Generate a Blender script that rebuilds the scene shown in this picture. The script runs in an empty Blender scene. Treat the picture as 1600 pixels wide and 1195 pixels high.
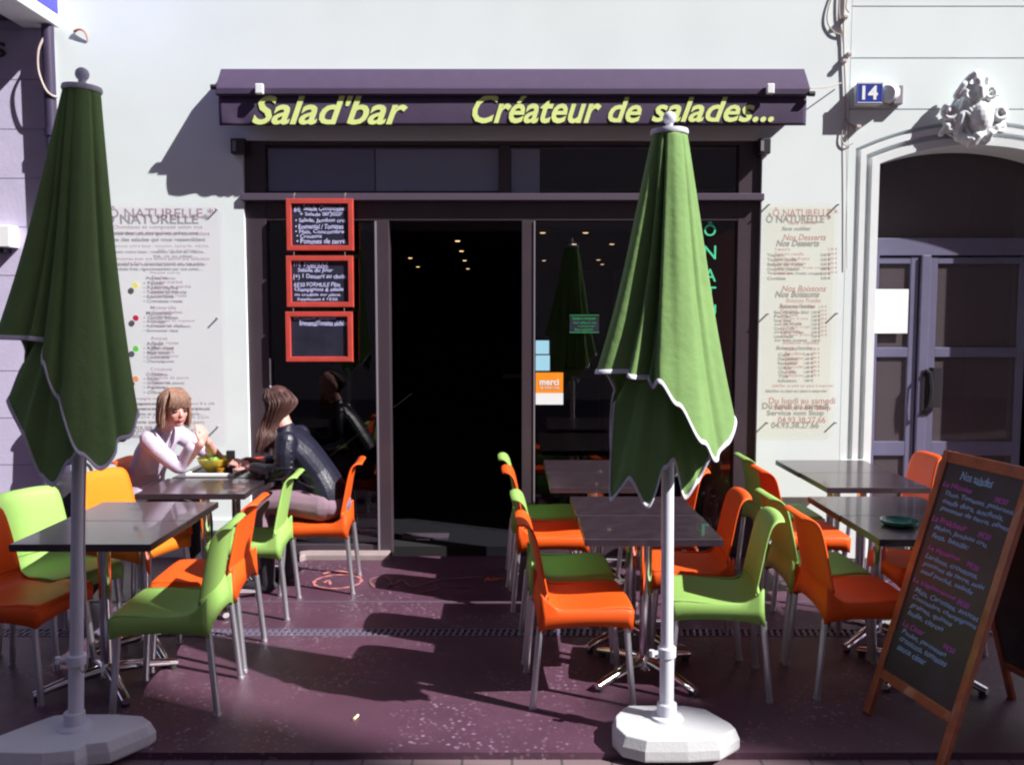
import bpy, bmesh, math, random
from mathutils import Vector, Matrix, noise
random.seed(7)
R = math.radians
S = bpy.context.scene
COL = S.collection

# ------------------------------------------------------------------ camera, sky, sun, exposure
F = 1357.0; PIT = R(4.32); CH = 1.75
cam = bpy.data.cameras.new('camera'); co = bpy.data.objects.new('camera', cam); COL.objects.link(co)
cam.sensor_width = 36.0; cam.lens = 36.0*F/1600.0; cam.clip_end = 300; cam.clip_start = .05
co.location = (0, 0, CH); co.rotation_euler = (R(90)-PIT, 0, 0)
cam.dof.use_dof = False
S.camera = co
SUN = Vector((2.1, -1.0, 2.07)).normalized()          # towards the sun
w = bpy.data.worlds.new('World'); S.world = w; w.use_nodes = True
nt = w.node_tree; nt.nodes.clear()
sky = nt.nodes.new('ShaderNodeTexSky'); sky.sky_type = 'NISHITA'; sky.sun_disc = False
sky.sun_elevation = math.asin(SUN.z); sky.sun_rotation = math.atan2(SUN.x, SUN.y)
bg = nt.nodes.new('ShaderNodeBackground'); bg.inputs[1].default_value = .068
wo = nt.nodes.new('ShaderNodeOutputWorld')
tint = nt.nodes.new('ShaderNodeMix'); tint.data_type = 'RGBA'; tint.blend_type = 'MULTIPLY'; tint.inputs[0].default_value = 1
tint.inputs[7].default_value = (1.25, .95, 1.12, 1)
nt.links.new(sky.outputs[0], tint.inputs[6]); nt.links.new(tint.outputs[2], bg.inputs[0]); nt.links.new(bg.outputs[0], wo.inputs[0])
sl = bpy.data.lights.new('sun', 'SUN'); sl.energy = 5.0; sl.angle = R(.5); sl.color = (1, .96, .92)
so = bpy.data.objects.new('sun', sl); COL.objects.link(so); so.rotation_euler = SUN.to_track_quat('Z', 'Y').to_euler()
so.location = (20, -12, 22)
S.view_settings.view_transform = 'Standard'; S.view_settings.look = 'None'
S.view_settings.exposure = .95; S.view_settings.gamma = 1
S.cycles.filter_width = 2.2

cp, sp = math.cos(PIT), math.sin(PIT)
def ray(u, v):
    a = (u-800)/F; b = -(v-597.5)/F
    return Vector((a, cp+b*sp, -sp+b*cp))
def W(u, v, Y):                      # point at depth Y
    d = ray(u, v); t = Y/d.y
    return Vector((d.x*t, Y, CH+d.z*t))
def G(u, v, z=0.0):                  # point at height z
    d = ray(u, v); t = (z-CH)/d.z
    return Vector((d.x*t, d.y*t, z))

# ------------------------------------------------------------------ materials
def mat(name, col, rough=.6, metal=0.0, spec=.5, noise_=0.0, nscale=8.0, bump=0.0, bscale=60.0, coat=0.0, emis=None, es=0.0, trans=0.0):
    m = bpy.data.materials.new(name); m.use_nodes = True
    n = m.node_tree; b = n.nodes['Principled BSDF']
    b.inputs['Base Color'].default_value = (*col, 1); b.inputs['Roughness'].default_value = rough
    b.inputs['Metallic'].default_value = metal; b.inputs['Specular IOR Level'].default_value = spec
    b.inputs['Coat Weight'].default_value = coat
    if emis: b.inputs['Emission Color'].default_value = (*emis, 1); b.inputs['Emission Strength'].default_value = es
    tc = n.nodes.new('ShaderNodeTexCoord')
    if noise_ > 0:
        t = n.nodes.new('ShaderNodeTexNoise'); t.inputs['Scale'].default_value = nscale; t.inputs['Detail'].default_value = 8
        mp = n.nodes.new('ShaderNodeMapRange'); mp.inputs[1].default_value = .3; mp.inputs[2].default_value = .7
        mp.inputs[3].default_value = 1-noise_; mp.inputs[4].default_value = 1+noise_
        mx = n.nodes.new('ShaderNodeMix'); mx.data_type = 'RGBA'; mx.blend_type = 'MULTIPLY'; mx.inputs[0].default_value = 1
        mx.inputs[6].default_value = (*col, 1)
        n.links.new(tc.outputs['Object'], t.inputs['Vector']); n.links.new(t.outputs[0], mp.inputs[0])
        n.links.new(mp.outputs[0], mx.inputs[7]); n.links.new(mx.outputs[2], b.inputs['Base Color'])
    if bump > 0:
        t = n.nodes.new('ShaderNodeTexNoise'); t.inputs['Scale'].default_value = bscale; t.inputs['Detail'].default_value = 5
        bp = n.nodes.new('ShaderNodeBump'); bp.inputs['Strength'].default_value = bump; bp.inputs['Distance'].default_value = .004
        n.links.new(tc.outputs['Object'], t.inputs['Vector']); n.links.new(t.outputs[0], bp.inputs['Height']); n.links.new(bp.outputs[0], b.inputs['Normal'])
    if trans > 0:
        tr = n.nodes.new('ShaderNodeBsdfTranslucent'); tr.inputs[0].default_value = (*col, 1)
        ms = n.nodes.new('ShaderNodeMixShader'); ms.inputs[0].default_value = trans
        o = n.nodes['Material Output']
        n.links.new(b.outputs[0], ms.inputs[1]); n.links.new(tr.outputs[0], ms.inputs[2]); n.links.new(ms.outputs[0], o.inputs[0])
    return m
def glassmat(name, tint=(.8, .85, .9), diff=None, dw=0.0, ior=1.45):
    m = bpy.data.materials.new(name); m.use_nodes = True; n = m.node_tree; n.nodes.clear()
    o = n.nodes.new('ShaderNodeOutputMaterial'); tr = n.nodes.new('ShaderNodeBsdfTransparent'); tr.inputs[0].default_value = (*tint, 1)
    g = n.nodes.new('ShaderNodeBsdfGlossy'); g.inputs['Roughness'].default_value = .02
    fr = n.nodes.new('ShaderNodeFresnel'); fr.inputs[0].default_value = ior
    ge = n.nodes.new('ShaderNodeNewGeometry'); iv = n.nodes.new('ShaderNodeMath'); iv.operation = 'SUBTRACT'; iv.inputs[0].default_value = 1
    n.links.new(ge.outputs['Backfacing'], iv.inputs[1]); mu = n.nodes.new('ShaderNodeMath'); mu.operation = 'MULTIPLY'
    n.links.new(fr.outputs[0], mu.inputs[0]); n.links.new(iv.outputs[0], mu.inputs[1])
    ms = n.nodes.new('ShaderNodeMixShader'); n.links.new(mu.outputs[0], ms.inputs[0])
    base = tr
    if diff:
        d = n.nodes.new('ShaderNodeBsdfDiffuse'); d.inputs[0].default_value = (*diff, 1)
        m2 = n.nodes.new('ShaderNodeMixShader'); m2.inputs[0].default_value = dw
        n.links.new(tr.outputs[0], m2.inputs[1]); n.links.new(d.outputs[0], m2.inputs[2]); base = m2
    n.links.new(base.outputs[0], ms.inputs[1]); n.links.new(g.outputs[0], ms.inputs[2]); n.links.new(ms.outputs[0], o.inputs[0])
    return m
WALLC = (.68, .755, .76)
M = dict(
 wall=mat('plaster', WALLC, .85, noise_=.04, nscale=1.3, bump=.15, bscale=90),
 stone=mat('stone', (.52, .48, .66), .85, noise_=.05, nscale=5, bump=.3, bscale=40),
 mould=mat('moulding_stone', (.70, .745, .76), .8, noise_=.03, nscale=6, bump=.2, bscale=60),
 frame=mat('shopfront_metal', (.05, .036, .046), .38, spec=.5, noise_=.08, nscale=4),
 frame2=mat('transom_bar_metal', (.085, .065, .10), .4),
 glass=glassmat('shop_glass', (.75, .77, .82), ior=1.75),
 dglass=glassmat('door_glass', (.45, .42, .48), (.165, .135, .15), .45),
 film=glassmat('frosted_film', (.3, .3, .34), (.82, .84, .92), .95),
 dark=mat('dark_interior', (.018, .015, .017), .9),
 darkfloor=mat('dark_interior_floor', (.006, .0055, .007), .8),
 maroon=mat('maroon_panel', (.62, .15, .10), .7, noise_=.1),
 awn=mat('awning_fabric', (.058, .038, .085), .85, noise_=.06, nscale=10, bump=.4, bscale=200),
 lime=mat('lime_lettering', (.66, .78, .27), .7, noise_=.05),
 white=mat('white_plastic', (.75, .78, .8), .4),
 black=mat('black_metal', (.02, .018, .022), .45),
 orange=mat('orange_plastic', (.80, .098, .008), .42, spec=.35, trans=.07, bump=.08, bscale=300),
 green=mat('green_plastic', (.30, .52, .13), .42, spec=.35, trans=.10, bump=.08, bscale=300),
 yellow=mat('sunlit_orange_plastic', (.85, .21, .012), .42, spec=.35, trans=.10, bump=.08, bscale=300),  # the orange plastic again, shifted to amber to paint in full sun
 alu=mat('aluminium', (.60, .61, .66), .33, metal=.85, bump=.05, bscale=200),
 chrome=mat('chrome', (.75, .72, .74), .12, metal=1),
 rubber=mat('rubber', (.02, .02, .02), .7),
 table=mat('table_laminate', (.034, .022, .030), .28, spec=.8, coat=.5, noise_=.25, nscale=14),
 tabedge=mat('table_edge', (.018, .013, .016), .35),
 ufab=mat('umbrella_fabric', (.185, .325, .105), .85, noise_=.10, nscale=5, bump=.9, bscale=28, trans=.22),
 uhem=mat('umbrella_hem', (.62, .62, .70), .8, bump=.4, bscale=150),
 upole=mat('umbrella_pole_paint', (.60, .62, .70), .35),
 ubase=mat('umbrella_base_plastic', (.58, .60, .62), .7, bump=.3, bscale=80),
 redf=mat('red_wood_frame', (.50, .060, .045), .45, coat=.2, noise_=.1, nscale=12),
 brownf=mat('varnished_wood', (.27, .07, .024), .4, coat=.25, noise_=.25, nscale=18, bump=.2, bscale=90),
 slate=mat('chalkboard_slate', (.018, .018, .036), .45, noise_=.3, nscale=10),
 slate2=mat('large_chalkboard_slate', (.024, .022, .034), .5, noise_=.35, nscale=7),
 chalk=mat('white_chalk', (.55, .56, .88), .9),
 chalkb=mat('blue_chalk', (.25, .42, .72), .9),
 chalkp=mat('purple_chalk', (.42, .09, .45), .9),
 ink=mat('dark_mauve_ink', (.10, .045, .085), .8),
 inkr=mat('brown_red_ink', (.34, .12, .11), .8),
 banner=glassmat('acrylic_panel', (.997, .984, .992), (.8, .75, .78), .01, 1.1),
 banner2=glassmat('cream_acrylic_panel', (.997, .990, .965), (.8, .74, .62), .01, 1.1),
 blueplate=mat('blue_enamel', (.022, .045, .30), .3, coat=.4),
 bluesign=mat('blue_sign_face', (.06, .06, .62), .35),
 whitep=mat('white_paint', (.78, .80, .82), .5),
 metalb=mat('blue_grey_door_metal', (.13, .125, .205), .4, spec=.5, noise_=.06),
 grey=mat('grey_metal', (.22, .2, .24), .5),
 pipe=mat('cast_iron_pipe', (.40, .40, .50), .5, noise_=.08, nscale=12),
 pipedark=mat('dark_pipe', (.045, .035, .075), .4),
 cable=mat('cable_sheath', (.45, .38, .36), .6),
 cabled=mat('dark_cable', (.05, .04, .06), .6),
 cyan=mat('pale_blue_sticker', (.32, .62, .78), .5),
 orst=mat('orange_sticker', (.88, .27, .01), .5),
 teal=mat('teal_green_lettering', (.07, .60, .30), .5, emis=(.05, .5, .25), es=.08),  # vinyl letters, brightened by a faint glow of their own
 greens=mat('green_lettering', (.03, .30, .10), .5),
 skin=mat('skin', (.60, .30, .26), .55, noise_=.12, nscale=25, bump=.3, bscale=150),
 hair1=mat('ash_blond_hair', (.27, .155, .11), .5, noise_=.35, nscale=60, bump=.8, bscale=200),
 hair2=mat('brown_hair', (.060, .022, .020), .5, noise_=.4, nscale=60, bump=.8, bscale=200),
 lilac=mat('lilac_knit', (.52, .44, .58), .9, noise_=.08, nscale=18, bump=.6, bscale=90),
 leather=mat('navy_leather', (.009, .010, .024), .38, spec=.6, noise_=.15, nscale=14, bump=.5, bscale=45),
 mauve=mat('mauve_cotton', (.20, .125, .17), .85, bump=.3, bscale=120),
 darkcl=mat('dark_cloth', (.02, .018, .025), .8, noise_=.2),
 lip=mat('lips', (.50, .16, .16), .5), eye=mat('eye_dark', (.03, .02, .02), .3),
 bowl=mat('yellow_bowl', (.72, .60, .05), .35, coat=.3),
 redp=mat('red_plate', (.42, .04, .02), .4), salad=mat('salad_leaves', (.16, .30, .05), .7, noise_=.4, nscale=40),
 amber=mat('amber_drink', (.55, .25, .03), .2), tealg=mat('teal_glass', (.02, .14, .10), .12, coat=.5),
 stoneS=mat('threshold_stone', (.27, .215, .215), .8, noise_=.1, nscale=12, bump=.3),
 pink=mat('pink_paint', (.42, .15, .145), .8, noise_=.12, nscale=30),
 dullp=mat('dull_floor_paint', (.17, .075, .08), .8), org=mat('orange_floor_paint', (.5, .1, .04), .8),
 grate=mat('drain_grate_metal', (.16, .13, .19), .5, metal=.3), pit=mat('drain_pit', (.01, .008, .01), .9),
 lamp=mat('warm_lamp', (.9, .7, .4), .5, emis=(1, .62, .3), es=1.4),
 paper=mat('paper', (.75, .78, .8), .7), dmat=mat('door_mat', (.10, .07, .085), .95, noise_=.3, nscale=60),
 opp=mat('opposite_plaster', (.42, .36, .32), .9),
)
def weathered(m, hue=.0):
    n = m.node_tree; b = n.nodes['Principled BSDF']; oi = n.nodes.new('ShaderNodeObjectInfo')
    mr = n.nodes.new('ShaderNodeMapRange'); mr.inputs[3].default_value = .86; mr.inputs[4].default_value = 1.06; n.links.new(oi.outputs['Random'], mr.inputs[0])
    t = n.nodes.new('ShaderNodeTexNoise'); t.inputs['Scale'].default_value = 9; t.inputs['Detail'].default_value = 9; t.inputs['Roughness'].default_value = .7
    tc = n.nodes.new('ShaderNodeTexCoord'); n.links.new(tc.outputs['Object'], t.inputs['Vector'])
    r = n.nodes.new('ShaderNodeMapRange'); r.inputs[1].default_value = .55; r.inputs[2].default_value = .8; r.inputs[4].default_value = .35; n.links.new(t.outputs[0], r.inputs[0])
    hs = n.nodes.new('ShaderNodeHueSaturation'); hs.inputs['Color'].default_value = b.inputs['Base Color'].default_value
    n.links.new(mr.outputs[0], hs.inputs['Value'])
    mx = n.nodes.new('ShaderNodeMix'); mx.data_type = 'RGBA'; n.links.new(r.outputs[0], mx.inputs[0]); n.links.new(hs.outputs[0], mx.inputs[6])
    c = b.inputs['Base Color'].default_value; mx.inputs[7].default_value = (c[0]*.62+.03, c[1]*.62+.03, c[2]*.62+.03, 1)
    n.links.new(mx.outputs[2], b.inputs['Base Color'])
    r2 = n.nodes.new('ShaderNodeMapRange'); r2.inputs[3].default_value = .42; r2.inputs[4].default_value = .66; n.links.new(t.outputs[0], r2.inputs[0]); n.links.new(r2.outputs[0], b.inputs['Roughness'])
for k_ in ('orange', 'green', 'yellow', 'ubase', 'upole'): weathered(M[k_])
def floor_material():
    m = bpy.data.materials.new('red_terrace_concrete'); m.use_nodes = True; n = m.node_tree; b = n.nodes['Principled BSDF']
    tc = n.nodes.new('ShaderNodeTexCoord')
    def nz(scale, det=6, rough=.6):
        t = n.nodes.new('ShaderNodeTexNoise'); t.inputs['Scale'].default_value = scale; t.inputs['Detail'].default_value = det
        t.inputs['Roughness'].default_value = rough; n.links.new(tc.outputs['Object'], t.inputs['Vector']); return t
    def ramp(src, a, b_):
        r = n.nodes.new('ShaderNodeMapRange'); r.inputs[1].default_value = a; r.inputs[2].default_value = b_; n.links.new(src, r.inputs[0]); return r.outputs[0]
    def mix(fac, a, c):
        x = n.nodes.new('ShaderNodeMix'); x.data_type = 'RGBA'
        n.links.new(fac, x.inputs[0])
        for i, k in ((6, a), (7, c)):
            if isinstance(k, tuple): x.inputs[i].default_value = (*k, 1)
            else: n.links.new(k, x.inputs[i])
        return x.outputs[2]
    c = mix(ramp(nz(1.7).outputs[0], .35, .7), (.066, .028, .050), (.094, .041, .070))
    c = mix(ramp(nz(14, 8, .7).outputs[0], .52, .78), c, (.06, .03, .04))
    # worn specks: voronoi cells gated by a large noise
    v = n.nodes.new('ShaderNodeTexVoronoi'); v.inputs['Scale'].default_value = 38; v.inputs['Randomness'].default_value = 1
    n.links.new(tc.outputs['Object'], v.inputs['Vector'])
    d = n.nodes.new('ShaderNodeMapRange'); d.inputs[1].default_value = .42; d.inputs[2].default_value = .16; n.links.new(v.outputs['Distance'], d.inputs[0])
    g = n.nodes.new('ShaderNodeMath'); g.operation = 'MULTIPLY'; n.links.new(d.outputs[0], g.inputs[0]); n.links.new(ramp(nz(1.9, 3).outputs[0], .47, .60), g.inputs[1])
    g2 = n.nodes.new('ShaderNodeMath'); g2.operation = 'MULTIPLY'; n.links.new(g.outputs[0], g2.inputs[0]); n.links.new(ramp(nz(30, 4).outputs[0], .42, .6), g2.inputs[1])
    c = mix(g2.outputs[0], c, (.26, .18, .25))
    n.links.new(c, b.inputs['Base Color'])
    rr = n.nodes.new('ShaderNodeMapRange'); rr.inputs[3].default_value = .38; rr.inputs[4].default_value = .62; n.links.new(nz(6).outputs[0], rr.inputs[0]); n.links.new(rr.outputs[0], b.inputs['Roughness'])
    bp = n.nodes.new('ShaderNodeBump'); bp.inputs['Strength'].default_value = .35; bp.inputs['Distance'].default_value = .004
    n.links.new(nz(70, 6).outputs[0], bp.inputs['Height']); n.links.new(bp.outputs[0], b.inputs['Normal'])
    return m
M['floor'] = floor_material()
def paver_material():
    m = bpy.data.materials.new('street_pavers'); m.use_nodes = True; n = m.node_tree; b = n.nodes['Principled BSDF']
    tc = n.nodes.new('ShaderNodeTexCoord'); br = n.nodes.new('ShaderNodeTexBrick')
    br.inputs['Color1'].default_value = (.135, .10, .115, 1); br.inputs['Color2'].default_value = (.165, .115, .12, 1)
    br.inputs['Mortar'].default_value = (.06, .05, .055, 1); br.inputs['Scale'].default_value = 1; br.inputs['Brick Width'].default_value = .2
    br.inputs['Row Height'].default_value = .1; br.inputs['Mortar Size'].default_value = .006
    n.links.new(tc.outputs['Object'], br.inputs['Vector']); n.links.new(br.outputs[0], b.inputs['Base Color']); b.inputs['Roughness'].default_value = .85
    return m
M['paver'] = paver_material()

# ------------------------------------------------------------------ mesh builder
class MB:
    def __init__(s): s.v = []; s.f = []
    def add(s, vs, fs):
        o = len(s.v); s.v += [Vector(p) for p in vs]; s.f += [tuple(i+o for i in f) for f in fs]; return s
    def box(s, x0, x1, y0, y1, z0, z1):
        return s.add([(x0,y0,z0),(x1,y0,z0),(x1,y1,z0),(x0,y1,z0),(x0,y0,z1),(x1,y0,z1),(x1,y1,z1),(x0,y1,z1)],
                     [(0,3,2,1),(4,5,6,7),(0,1,5,4),(1,2,6,5),(2,3,7,6),(3,0,4,7)])
    def pbox(s, u0, u1, v0, v1, Yf, d):          # box whose front face covers a pixel rectangle at depth Yf
        a = W(u0, v1, Yf); b = W(u1, v0, Yf)
        return s.box(a.x, b.x, Yf, Yf+d, a.z, b.z)
    def tube(s, pts, r, n=10, cap=True):
        pts = [Vector(p) for p in pts]; N = len(pts)
        rs = r if isinstance(r, (list, tuple)) else [r]*N
        vs = []; up = None
        for i, p in enumerate(pts):
            t = (pts[min(i+1, N-1)]-pts[max(i-1, 0)]).normalized()
            if up is None: up = t.orthogonal().normalized()
            up = (up - t*up.dot(t)).normalized(); sd = t.cross(up)
            for k in range(n):
                a = 2*math.pi*k/n; vs.append(p+(up*math.cos(a)+sd*math.sin(a))*rs[i])
        fs = [(i*n+k, i*n+(k+1) % n, (i+1)*n+(k+1) % n, (i+1)*n+k) for i in range(N-1) for k in range(n)]
        if cap: fs += [tuple(reversed(range(n))), tuple((N-1)*n+k for k in range(n))]
        return s.add(vs, fs)
    def lathe(s, prof, c=(0, 0, 0), n=24, ax=None):
        c = Vector(c); vs = []; N = len(prof)
        for r, z in prof:
            for k in range(n):
                a = 2*math.pi*k/n; vs.append(c+Vector((r*math.cos(a), r*math.sin(a), z)))
        fs = [(i*n+k, i*n+(k+1) % n, (i+1)*n+(k+1) % n, (i+1)*n+k) for i in range(N-1) for k in range(n)]
        fs += [tuple(reversed(range(n))), tuple((N-1)*n+k for k in range(n))]
        return s.add(vs, fs)
    def ell(s, c, r, n=16, m=10, rot=None):
        c = Vector(c); vs = []; rot = rot or Matrix.Identity(3)
        for i in range(m+1):
            t = math.pi*i/m
            for k in range(n):
                a = 2*math.pi*k/n
                vs.append(c+rot @ Vector((r[0]*math.sin(t)*math.cos(a), r[1]*math.sin(t)*math.sin(a), -r[2]*math.cos(t))))
        fs = [(i*n+k, i*n+(k+1) % n, (i+1)*n+(k+1) % n, (i+1)*n+k) for i in range(m) for k in range(n)]
        return s.add(vs, fs)
    def prism(s, poly, y0, y1):                  # polygon in x,z extruded along y
        n = len(poly)
        vs = [(x, y0, z) for x, z in poly]+[(x, y1, z) for x, z in poly]
        fs = [tuple(range(n)), tuple(reversed(range(n, 2*n)))]+[(i, i+n, (i+1) % n+n, (i+1) % n) for i in range(n)]
        return s.add(vs, fs)
    def prismx(s, prof, x0, x1):                 # profile in y,z extruded along x
        n = len(prof)
        vs = [(x0, y, z) for y, z in prof]+[(x1, y, z) for y, z in prof]
        fs = [tuple(range(n)), tuple(reversed(range(n, 2*n)))]+[(i, i+n, (i+1) % n+n, (i+1) % n) for i in range(n)]
        return s.add(vs, fs)
    def prismz(s, poly, z0, z1):
        n = len(poly)
        vs = [(x, y, z0) for x, y in poly]+[(x, y, z1) for x, y in poly]
        fs = [tuple(reversed(range(n))), tuple(range(n, 2*n))]+[(i, (i+1) % n, (i+1) % n+n, i+n) for i in range(n)]
        return s.add(vs, fs)
    def grid(s, rows):                            # rows of equal length point lists
        n = len(rows[0]); vs = [p for r in rows for p in r]
        return s.add(vs, [(i*n+k, i*n+k+1, (i+1)*n+k+1, (i+1)*n+k) for i in range(len(rows)-1) for k in range(n-1)])
    def xf(s, mtx): s.v = [mtx @ p for p in s.v]; return s
    def build(s, name, m, parent=None, smooth=35, bevel=0, world=True, solid=0, fixn=True):
        me = bpy.data.meshes.new(name); off = Vector((0, 0, 0))
        if parent is not None and world: off = parent.location.copy()
        me.from_pydata([tuple(p-off) for p in s.v], [], s.f); me.validate()
        if fixn:
            bm = bmesh.new(); bm.from_mesh(me); bmesh.ops.remove_doubles(bm, verts=bm.verts, dist=1e-6)
            bmesh.ops.recalc_face_normals(bm, faces=bm.faces); bm.to_mesh(me); bm.free()
        if smooth:
            me.shade_smooth(); me.set_sharp_from_angle(angle=R(smooth))
        me.materials.append(M[m] if isinstance(m, str) else m)
        o = bpy.data.objects.new(name, me); COL.objects.link(o)
        if parent is not None: o.parent = parent
        if solid:
            md = o.modifiers.new('thickness', 'SOLIDIFY'); md.thickness = solid; md.offset = 0
        if bevel:
            b = o.modifiers.new('bevel', 'BEVEL'); b.width = bevel; b.segments = 2; b.limit_method = 'ANGLE'
        return o
def tag(o, label=None, cat=None, group=None, kind=None):
    if label: o['label'] = label
    if cat: o['category'] = cat
    if group: o['group'] = group
    if kind: o['kind'] = kind
    return o
def thing(name, label, cat, loc=(0, 0, 0), group=None, rz=0):
    o = bpy.data.objects.new(name, None); COL.objects.link(o); o.location = loc; o.rotation_euler = (0, 0, rz)
    o.empty_display_size = .1
    return tag(o, label, cat, group)
def copy_tree(o, parent=None):
    c = o.copy(); COL.objects.link(c)
    if parent is not None: c.parent = parent
    for ch in [k for k in bpy.data.objects if k.parent == o]: copy_tree(ch, c)
    return c
DG = bpy.context.evaluated_depsgraph_get
def fuse(mb, voxel, smooth=4, factor=.5):         # overlapping closed shapes become one continuous skin
    me = bpy.data.meshes.new('tmp'); me.from_pydata([tuple(p) for p in mb.v], [], mb.f)
    bm = bmesh.new(); bm.from_mesh(me); bmesh.ops.remove_doubles(bm, verts=bm.verts, dist=1e-6); bmesh.ops.recalc_face_normals(bm, faces=bm.faces); bm.to_mesh(me); bm.free()
    o = bpy.data.objects.new('tmp', me); COL.objects.link(o)
    r = o.modifiers.new('r', 'REMESH'); r.mode = 'VOXEL'; r.voxel_size = voxel
    k = o.modifiers.new('s', 'SMOOTH'); k.factor = factor; k.iterations = smooth
    d = DG(); d.update(); e = bpy.data.meshes.new_from_object(o.evaluated_get(d))
    out = MB(); out.v = [v.co.copy() for v in e.vertices]; out.f = [tuple(p.vertices) for p in e.polygons]
    bpy.data.objects.remove(o); bpy.data.meshes.remove(me); bpy.data.meshes.remove(e)
    return out
def glyphs(body, bold=0.0, shear=0.0, ext=0.0):
    c = bpy.data.curves.new('t', 'FONT'); c.body = body; c.size = 1; c.offset = bold; c.shear = shear; c.extrude = ext; c.resolution_u = 3
    o = bpy.data.objects.new('t', c); COL.objects.link(o); d = DG(); d.update()
    e = bpy.data.meshes.new_from_object(o.evaluated_get(d))
    vs = [v.co.copy() for v in e.vertices]; fs = [tuple(p.vertices) for p in e.polygons]
    bpy.data.objects.remove(o); bpy.data.curves.remove(c); bpy.data.meshes.remove(e)
    return vs, fs
def put_text(mb, body, P, U, V, width, height, bold=0, shear=0, wob=0, thick=.0012):
    """write body from the lower-left corner P, along unit U, up along unit V, fitted to width x height"""
    vs, fs = glyphs(body, bold, shear, .0)
    if not vs: return
    x0 = min(p.x for p in vs); x1 = max(p.x for p in vs); y0 = min(p.y for p in vs); y1 = max(p.y for p in vs)
    sx = width/(x1-x0); sy = height/(y1-y0); Nn = U.cross(V)
    out = []
    for p in vs:
        a = (p.x-x0)*sx; b = (p.y-y0)*sy
        if wob: b += wob*height*math.sin(a*40+P.x*9+P.z*31)+wob*height*.6*math.sin(a*97); a += wob*height*math.sin(b*90+a*20)
        out.append(P+U*a+V*b)
    n = len(out)
    back = [p - Nn*thick for p in out]
    from collections import defaultdict
    ed = defaultdict(int)
    for f in fs:
        for i in range(len(f)): ed[(f[i], f[(i+1) % len(f)])] += 1
    side = [(a, b, b+n, a+n) for (a, b) in ed if (b, a) not in ed]
    mb.add(out+back, list(fs)+[tuple(reversed([i+n for i in f])) for f in fs]+side)
def sm(pts, n=8):
    P_ = [Vector(p) for p in pts]; out = []
    for i in range(len(P_)-1):
        p0 = P_[max(i-1, 0)]; p1 = P_[i]; p2 = P_[i+1]; p3 = P_[min(i+2, len(P_)-1)]
        for k_ in range(n):
            t = k_/n; out.append(.5*((2*p1)+(p2-p0)*t+(2*p0-5*p1+4*p2-p3)*t*t+(3*p1-p0-3*p2+p3)*t**3))
    out.append(P_[-1]); return out
X = Vector((1, 0, 0)); Z = Vector((0, 0, 1)); YV = Vector((0, 1, 0))
def ptext(mb, body, u0, u1, v0, v1, Y, **k):      # fitted to a pixel rectangle at depth Y
    a = W(u0, v1, Y); b = W(u1, v0, Y)
    put_text(mb, body, a, X, Z, b.x-a.x, b.z-a.z, **k)

WY = 6.24
# ------------------------------------------------------------------ ground
g = MB().box(-60, 60, -40, 3.38, -.30, -.03).build('street', 'paver', smooth=0); tag(g, kind='structure')
g = MB().box(-7, 7, 3.38, 4.655, -.30, 0).box(-7, 7, 4.765, WY+.02, -.30, 0).box(-7, 7, 4.655, 4.765, -.30, -.05).build('terrace_floor', 'floor', smooth=0); tag(g, kind='structure')
g = MB().box(-7, 7, 5.225, 5.243, -.001, .003).build('paving_joint', mat('joint_mortar', (.085, .065, .10), .8), smooth=0); tag(g, kind='structure')
g = MB().box(-60, -7, 3.38, 30, -.3, -.01).box(7, 60, 3.38, 30, -.3, -.01).build('ground', 'paver', smooth=0); tag(g, kind='structure')
dr = MB().box(-6.9, 6.9, 4.657, 4.664, -.04, .004).box(-6.9, 6.9, 4.756, 4.763, -.04, .004).box(-6.9, 6.9, 4.705, 4.713, -.03, .003)
for i in range(int(13.6/.036)):
    x = -6.85+i*.036
    dr.add([(x,4.664,.002),(x+.016,4.664,.002),(x+.030,4.756,.002),(x+.014,4.756,.002),(x,4.664,-.03),(x+.016,4.664,-.03),(x+.030,4.756,-.03),(x+.014,4.756,-.03)],
           [(0,1,2,3),(7,6,5,4),(0,4,5,1),(1,5,6,2),(2,6,7,3),(3,7,4,0)])
tag(dr.build('drain_grate', 'grate', smooth=0), 'long narrow metal slot drain crossing the whole red terrace', 'drain')

# ------------------------------------------------------------------ opposite side of the street (behind the camera; shades part of the terrace)
SX = 2.1; SZ = 2.07
ob = MB().box(-30, 6.7+6*SX, -6.3, -6, -.03, 26).build('opposite_tall_facade', 'opp', smooth=0); tag(ob, kind='structure')
rl_ = [(8.68, 8.15), (9.2, 8.15), (9.8, 8.75), (11.0, 10.0), (12.0, 10.5), (45, 10.6)]
ob = MB().prism([(8.68+6*SX, -.03)]+[(a+6*SX, b+6*SZ) for a, b in rl_]+[(45+6*SX, -.03)], -6.3, -6).build('opposite_low_facade', 'opp', smooth=0); tag(ob, kind='structure')

# ------------------------------------------------------------------ main building with shopfront opening
xL = W(385, 500, WY).x; xR = W(1186, 500, WY).x; zT = W(800, 219, WY).z
xa = W(96, 400, WY).x; xb = W(1320, 400, WY).x; TOP = 7.2
bld = thing('cafe_building', 'white plastered building housing the salad bar, behind the awning', 'building', (0, WY, 0))
MB().box(xa, xL, WY, WY+.3, 0, TOP).box(xR, xb, WY, WY+.3, 0, TOP).box(xL, xR, WY, WY+.3, zT, TOP).build('wall', 'wall', bld, smooth=0)
MB().box(xa+.002, xL-.03, WY-.012, WY-.001, 0, .28).build('plinth', 'wall', bld, smooth=0)
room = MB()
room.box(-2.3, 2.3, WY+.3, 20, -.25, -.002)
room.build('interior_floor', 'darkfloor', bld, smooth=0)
MB().box(-2.4, 2.4, WY+.3, 20, 2.78, 3.6).build('ceiling', 'dark', bld, smooth=0)
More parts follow.
